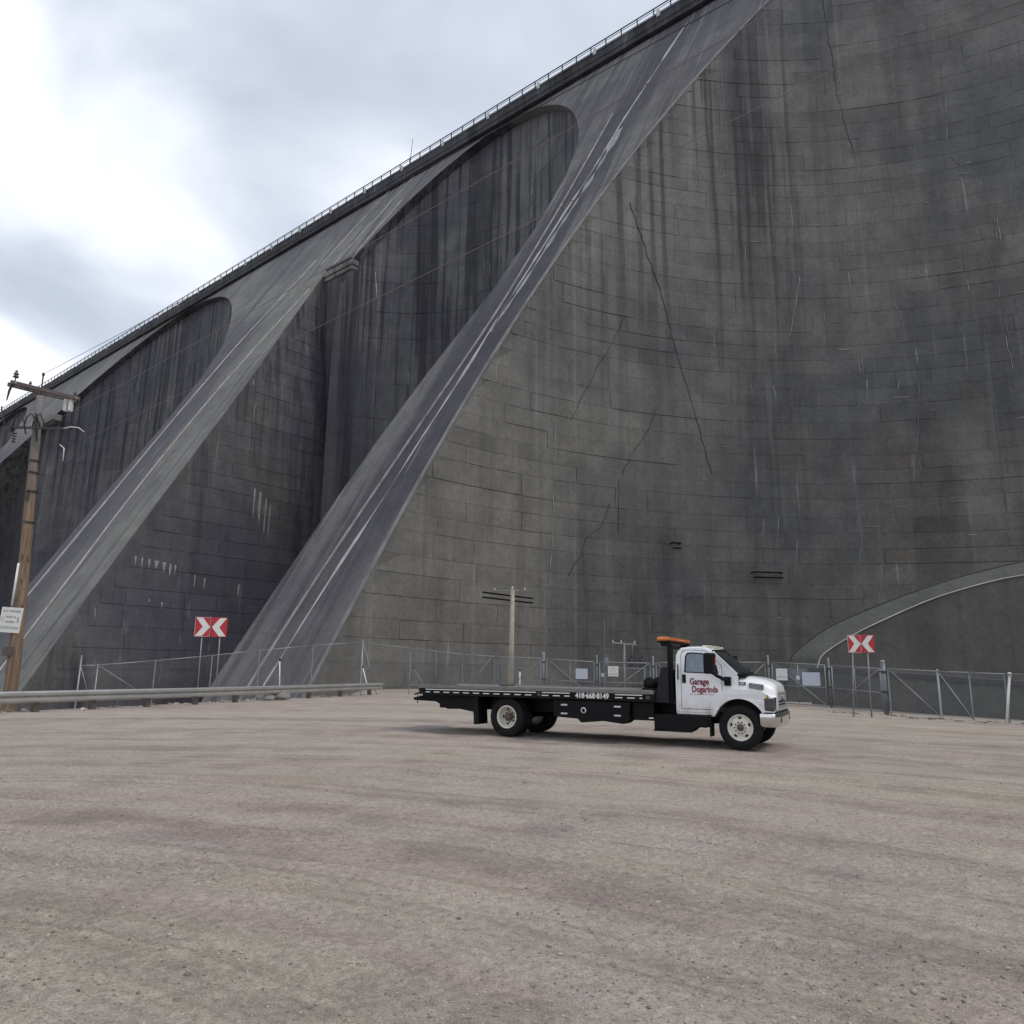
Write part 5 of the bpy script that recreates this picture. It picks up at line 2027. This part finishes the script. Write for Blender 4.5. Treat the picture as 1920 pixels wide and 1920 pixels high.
    b = MB(); b.lathe([(0.0, -0.9), (0.09, -0.9), (0.09, -0.25), (0.2, -0.14), (0.24, 0), (0.2, 0.14), (0.09, 0.25), (0.09, 0.9), (0.0, 0.9)], 14, 'Y', (-6.05, 0, 0.5))
    m('axle', b, 'black_paint')
    b = MB(); b.bar((0.0, -0.95, 0.47), (0.0, 0.95, 0.47), 0.12, 0.14)
    m('axle', b, 'black_paint')
    b = MB(); b.tube([(-5.9, 0, 0.52), (-3.0, 0, 0.6), (-0.9, 0, 0.68)], 0.06, 8); m('drive_shaft', b, 'black_paint')
    # tool box on the near side and on the far side
    for s in (-1, 1):
        y0, y1 = sorted((s * 1.18, s * 0.62))
        b = MB()
        b.plate([(-4.66, 0.56), (-4.0, 0.53), (-3.9, 0.44), (-3.3, 0.5), (-2.78, 0.45), (-2.64, 0.55), (-2.60, 0.96), (-4.66, 0.96)], [], lambda x, z: (x, y0, z), lambda x, z: (x, y1, z))
        tb = m('tool_box', b, 'black_paint', bevel=0.012)
        if s < 0:
            for (x, z) in ((-4.36, 0.85), (-4.36, 0.64), (-2.93, 0.85), (-2.93, 0.64)):
                b = MB(); b.box(x - 0.09, x + 0.09, -1.2, -1.178, z - 0.022, z + 0.022); m('latch', b, 'silver', tb, bevel=0.008)
            b = MB(); b.lathe([(0.045, -0.01), (0.075, -0.014), (0.075, 0.0)], 18, 'Y', (-3.83, -1.183, 0.735)); m('lock_ring', b, 'silver', tb)
    b = MB(); b.box(-2.60, -2.05, -1.05, 1.05, 0.55, 0.98); m('hydraulic_box', b, 'black_paint', bevel=0.02)
    b = MB(); b.box(-2.16, -2.05, -1.1, -1.06, 0.60, 0.625); m('side_lamp', b, 'white_print')
    # fuel tank and step under the cab
    for s in (-1, 1):
        y0, y1 = sorted((s * 1.08, s * 0.55))
        b = MB()
        b.plate([(-2.04, 0.36), (-1.16, 0.33), (-1.02, 0.44), (-0.72, 0.46), (-0.70, 0.70), (-2.04, 0.71)], [], lambda x, z: (x, y0, z), lambda x, z: (x, y1, z))
        ft = m('fuel_tank', b, 'black_paint', bevel=0.02)
        b = MB(); b.box(-2.05, -1.13, min(s * 1.10, s * 0.9), max(s * 1.10, s * 0.9), 0.325, 0.36); m('step', b, 'black_plastic', ft)
        b = MB(); b.box(-1.5, -0.68, min(s * 1.07, s * 0.8), max(s * 1.07, s * 0.8), 0.712, 0.735); m('step', b, 'black_plastic', ft)
    for y0 in (-1.1, 0.75):
        b = MB(); b.box(-0.70, -0.665, y0, y0 + 0.35, 0.26, 0.74); m('mud_flap', b, 'black_plastic')
    # rear mud flaps
    for s in (-1, 1):
        y0, y1 = sorted((s * 1.16, s * 0.66))
        b = MB(); b.box(-7.05, -6.90, y0, y1, 0.27, 0.99, Matrix.Rotation(R(-4), 3, 'Y'))
        m('mud_flap', b, 'black_plastic')
    # tail skirt and wheel-lift
    b = MB()
    prof = [(-9.0, 1.04), (-9.05, 0.93), (-8.7, 0.88), (-8.35, 0.78), (-8.02, 0.62), (-7.6, 0.63), (-7.1, 0.56), (-6.9, 0.60), (-6.9, 0.98), (-8.6, 0.985)]
    for y in (-0.95, 0.85):
        b.plate(prof, [], lambda x, z: (x, y, z), lambda x, z: (x, y + 0.10, z))
    b.box(-8.0, -7.0, -0.85, 0.85, 0.64, 0.9)
    m('tail_skirt', b, 'black_paint', bevel=0.01)
    b = MB()
    b.bar((-8.4, -0.7, 0.86), (-9.15, -0.95, 0.885), 0.14, 0.13)
    b.bar((-9.1, -0.95, 0.885), (-9.36, -1.02, 0.865), 0.09, 0.08)
    b.tube([(-8.6, -1.0, 1.02), (-9.15, -1.03, 1.02), (-9.33, -1.05, 0.985)], 0.025, 6)
    b.tube([(-9.22, -1.0, 0.75), (-9.22, -1.0, 0.96)], 0.018, 6)
    b.bar((-9.2, -1.0, 0.87), (-9.2, 1.0, 0.87), 0.12, 0.1)
    m('wheel_lift', b, 'black_paint')
    b = MB(); b.box(-8.98, -8.94, -0.9, -0.6, 0.95, 1.03); b.box(-8.98, -8.94, 0.6, 0.9, 0.95, 1.03); m('tail_lamp', b, 'sign_red')

    # ---- wheels
    def tyre_profile(ro, w, ri=0.285):
        hw = w / 2
        return [(ri, -hw * 0.80), (ri + 0.02, -hw * 0.95), (ri + 0.09, -hw * 1.02), (ro - 0.08, -hw), (ro - 0.03, -hw * 0.90), (ro - 0.006, -hw * 0.76), (ro, -hw * 0.5), (ro, -hw * 0.22),
                (ro - 0.012, -hw * 0.18), (ro - 0.012, -hw * 0.12), (ro, -hw * 0.08), (ro, hw * 0.08), (ro - 0.012, hw * 0.12), (ro - 0.012, hw * 0.18), (ro, hw * 0.22), (ro, hw * 0.5), (ro - 0.006, hw * 0.76), (ro - 0.03, hw * 0.90), (ro - 0.08, hw), (ro - 0.09 if False else ri + 0.09, hw * 1.02), (ri + 0.02, hw * 0.95), (ri, hw * 0.80)]

    def wheel(x, y, s, rear, ro=0.49):
        """s=-1: outer side faces -y"""
        root = empty('wheel', (x, y, ro - 0.004), 0 if s < 0 else PI)
        root.parent = T
        w = 0.27
        b = MB(); b.lathe(tyre_profile(ro, w), 44)
        for k in range(44):           # shallow shoulder lugs
            a = 2 * PI * (k + 0.5) / 44
            for o in (-0.118, 0.118):
                c = Vector((math.cos(a) * (ro - 0.016), o * 0.9, math.sin(a) * (ro - 0.016)))
                rt = Matrix.Rotation(-a, 3, 'Y')
                b.box(c.x - 0.008, c.x + 0.008, c.y - 0.022, c.y + 0.022, c.z - 0.018, c.z + 0.018, rt)
        m('tyre', b, 'rubber', root)
        b = MB()
        if not rear:
            b.lathe([(0.292, 0.10), (0.292, -0.118), (0.280, -0.130), (0.268, -0.118), (0.262, -0.085), (0.235, -0.075), (0.20, -0.088), (0.155, -0.108), (0.12, -0.112), (0.075, -0.112), (0.075, -0.06), (0.0, -0.06)], 40)
            m('rim', b, 'ivory_rim', root)
            b = MB()
            for k in range(5):
                a = R(20 + 72 * k)
                c = Vector((0.212 * math.cos(a), -0.085, 0.212 * math.sin(a)))
                u = Vector((-math.sin(a), 0, math.cos(a))); r_ = Vector((math.cos(a), 0, math.sin(a)))
                pts = [c + u * 0.042 * math.cos(t) + r_ * 0.024 * math.sin(t) + Vector((0, -0.004 + 0.0, 0)) - Vector((0, 0.011 * (0.5 - 0.5 * math.sin(t)), 0)) for t in [2 * PI * i / 12 for i in range(12)]]
                b.add(pts + [p + Vector((0, 0.05, 0)) for p in pts], [tuple(range(12))] + [(i, (i + 1) % 12, 12 + (i + 1) % 12, 12 + i) for i in range(12)])
            m('hand_hole', b, 'dark_void', root)
            b = MB(); b.lathe([(0.0, -0.165), (0.05, -0.163), (0.062, -0.15), (0.066, -0.11), (0.066, -0.05)], 18)
            m('hub', b, 'rust_hub', root)
            b = MB()
            for k in range(10):
                a = 2 * PI * k / 10
                b.lathe([(0, -0.142), (0.013, -0.142), (0.016, -0.135), (0.016, -0.105)], 6, 'Y', (0.125 * math.cos(a), 0, 0.125 * math.sin(a)))
            m('lug_nut', b, 'rust_hub', root)
        else:
            b.lathe([(0.292, 0.10), (0.292, -0.118), (0.280, -0.132), (0.262, -0.124), (0.248, -0.09), (0.238, 0.0), (0.222, 0.05), (0.15, 0.075), (0.0, 0.075)], 40)
            m('rim', b, 'ivory_rim', root)
            b = MB()
            for k in range(5):
                a = R(36 + 72 * k)
                c = Vector((0.19 * math.cos(a), 0.055, 0.19 * math.sin(a)))
                u = Vector((-math.sin(a), 0, math.cos(a))); r_ = Vector((math.cos(a), 0, math.sin(a)))
                pts = [c + u * 0.045 * math.cos(t) + r_ * 0.022 * math.sin(t) for t in [2 * PI * i / 12 for i in range(12)]]
                b.add(pts + [p + Vector((0, 0.03, 0)) for p in pts], [tuple(range(12))] + [(i, (i + 1) % 12, 12 + (i + 1) % 12, 12 + i) for i in range(12)])
            m('hand_hole', b, 'dark_void', root)
            b = MB(); b.lathe([(0.0, -0.10), (0.07, -0.10), (0.085, -0.09), (0.09, -0.02), (0.105, -0.01), (0.105, 0.07)], 20)
            for k in range(8):
                a = 2 * PI * k / 8
                b.lathe([(0, 0.03), (0.014, 0.03), (0.017, 0.037), (0.017, 0.075)], 6, 'Y', (0.135 * math.cos(a), 0, 0.135 * math.sin(a)))
            m('hub', b, 'rust_hub', root)

    for s in (-1, 1):
        wheel(0.0, s * 0.985, s, False)
        wheel(-6.05, s * 1.0, s, True, 0.495)
        wheel(-6.05, s * 0.70, s, True, 0.495)
        b = MB()
        y0, y1 = sorted((s * 1.14, s * 0.56))
        outer = [(-6.05 + 0.60 * math.cos(a), 0.50 + 0.53 * math.sin(a)) for a in [R(20 + i * 14) for i in range(11)]]
        inner = [(-6.05 + 0.575 * math.cos(a), 0.50 + 0.505 * math.sin(a)) for a in [R(20 + i * 14) for i in range(11)]]
        b.plate(outer + inner[::-1], [], lambda x, z: (x, y0 if s > 0 else y0 + 0.12, z), lambda x, z: (x, y1 if s < 0 else y1 - 0.12, z))
        m('wheel_guard', b, 'black_plastic')


truck()
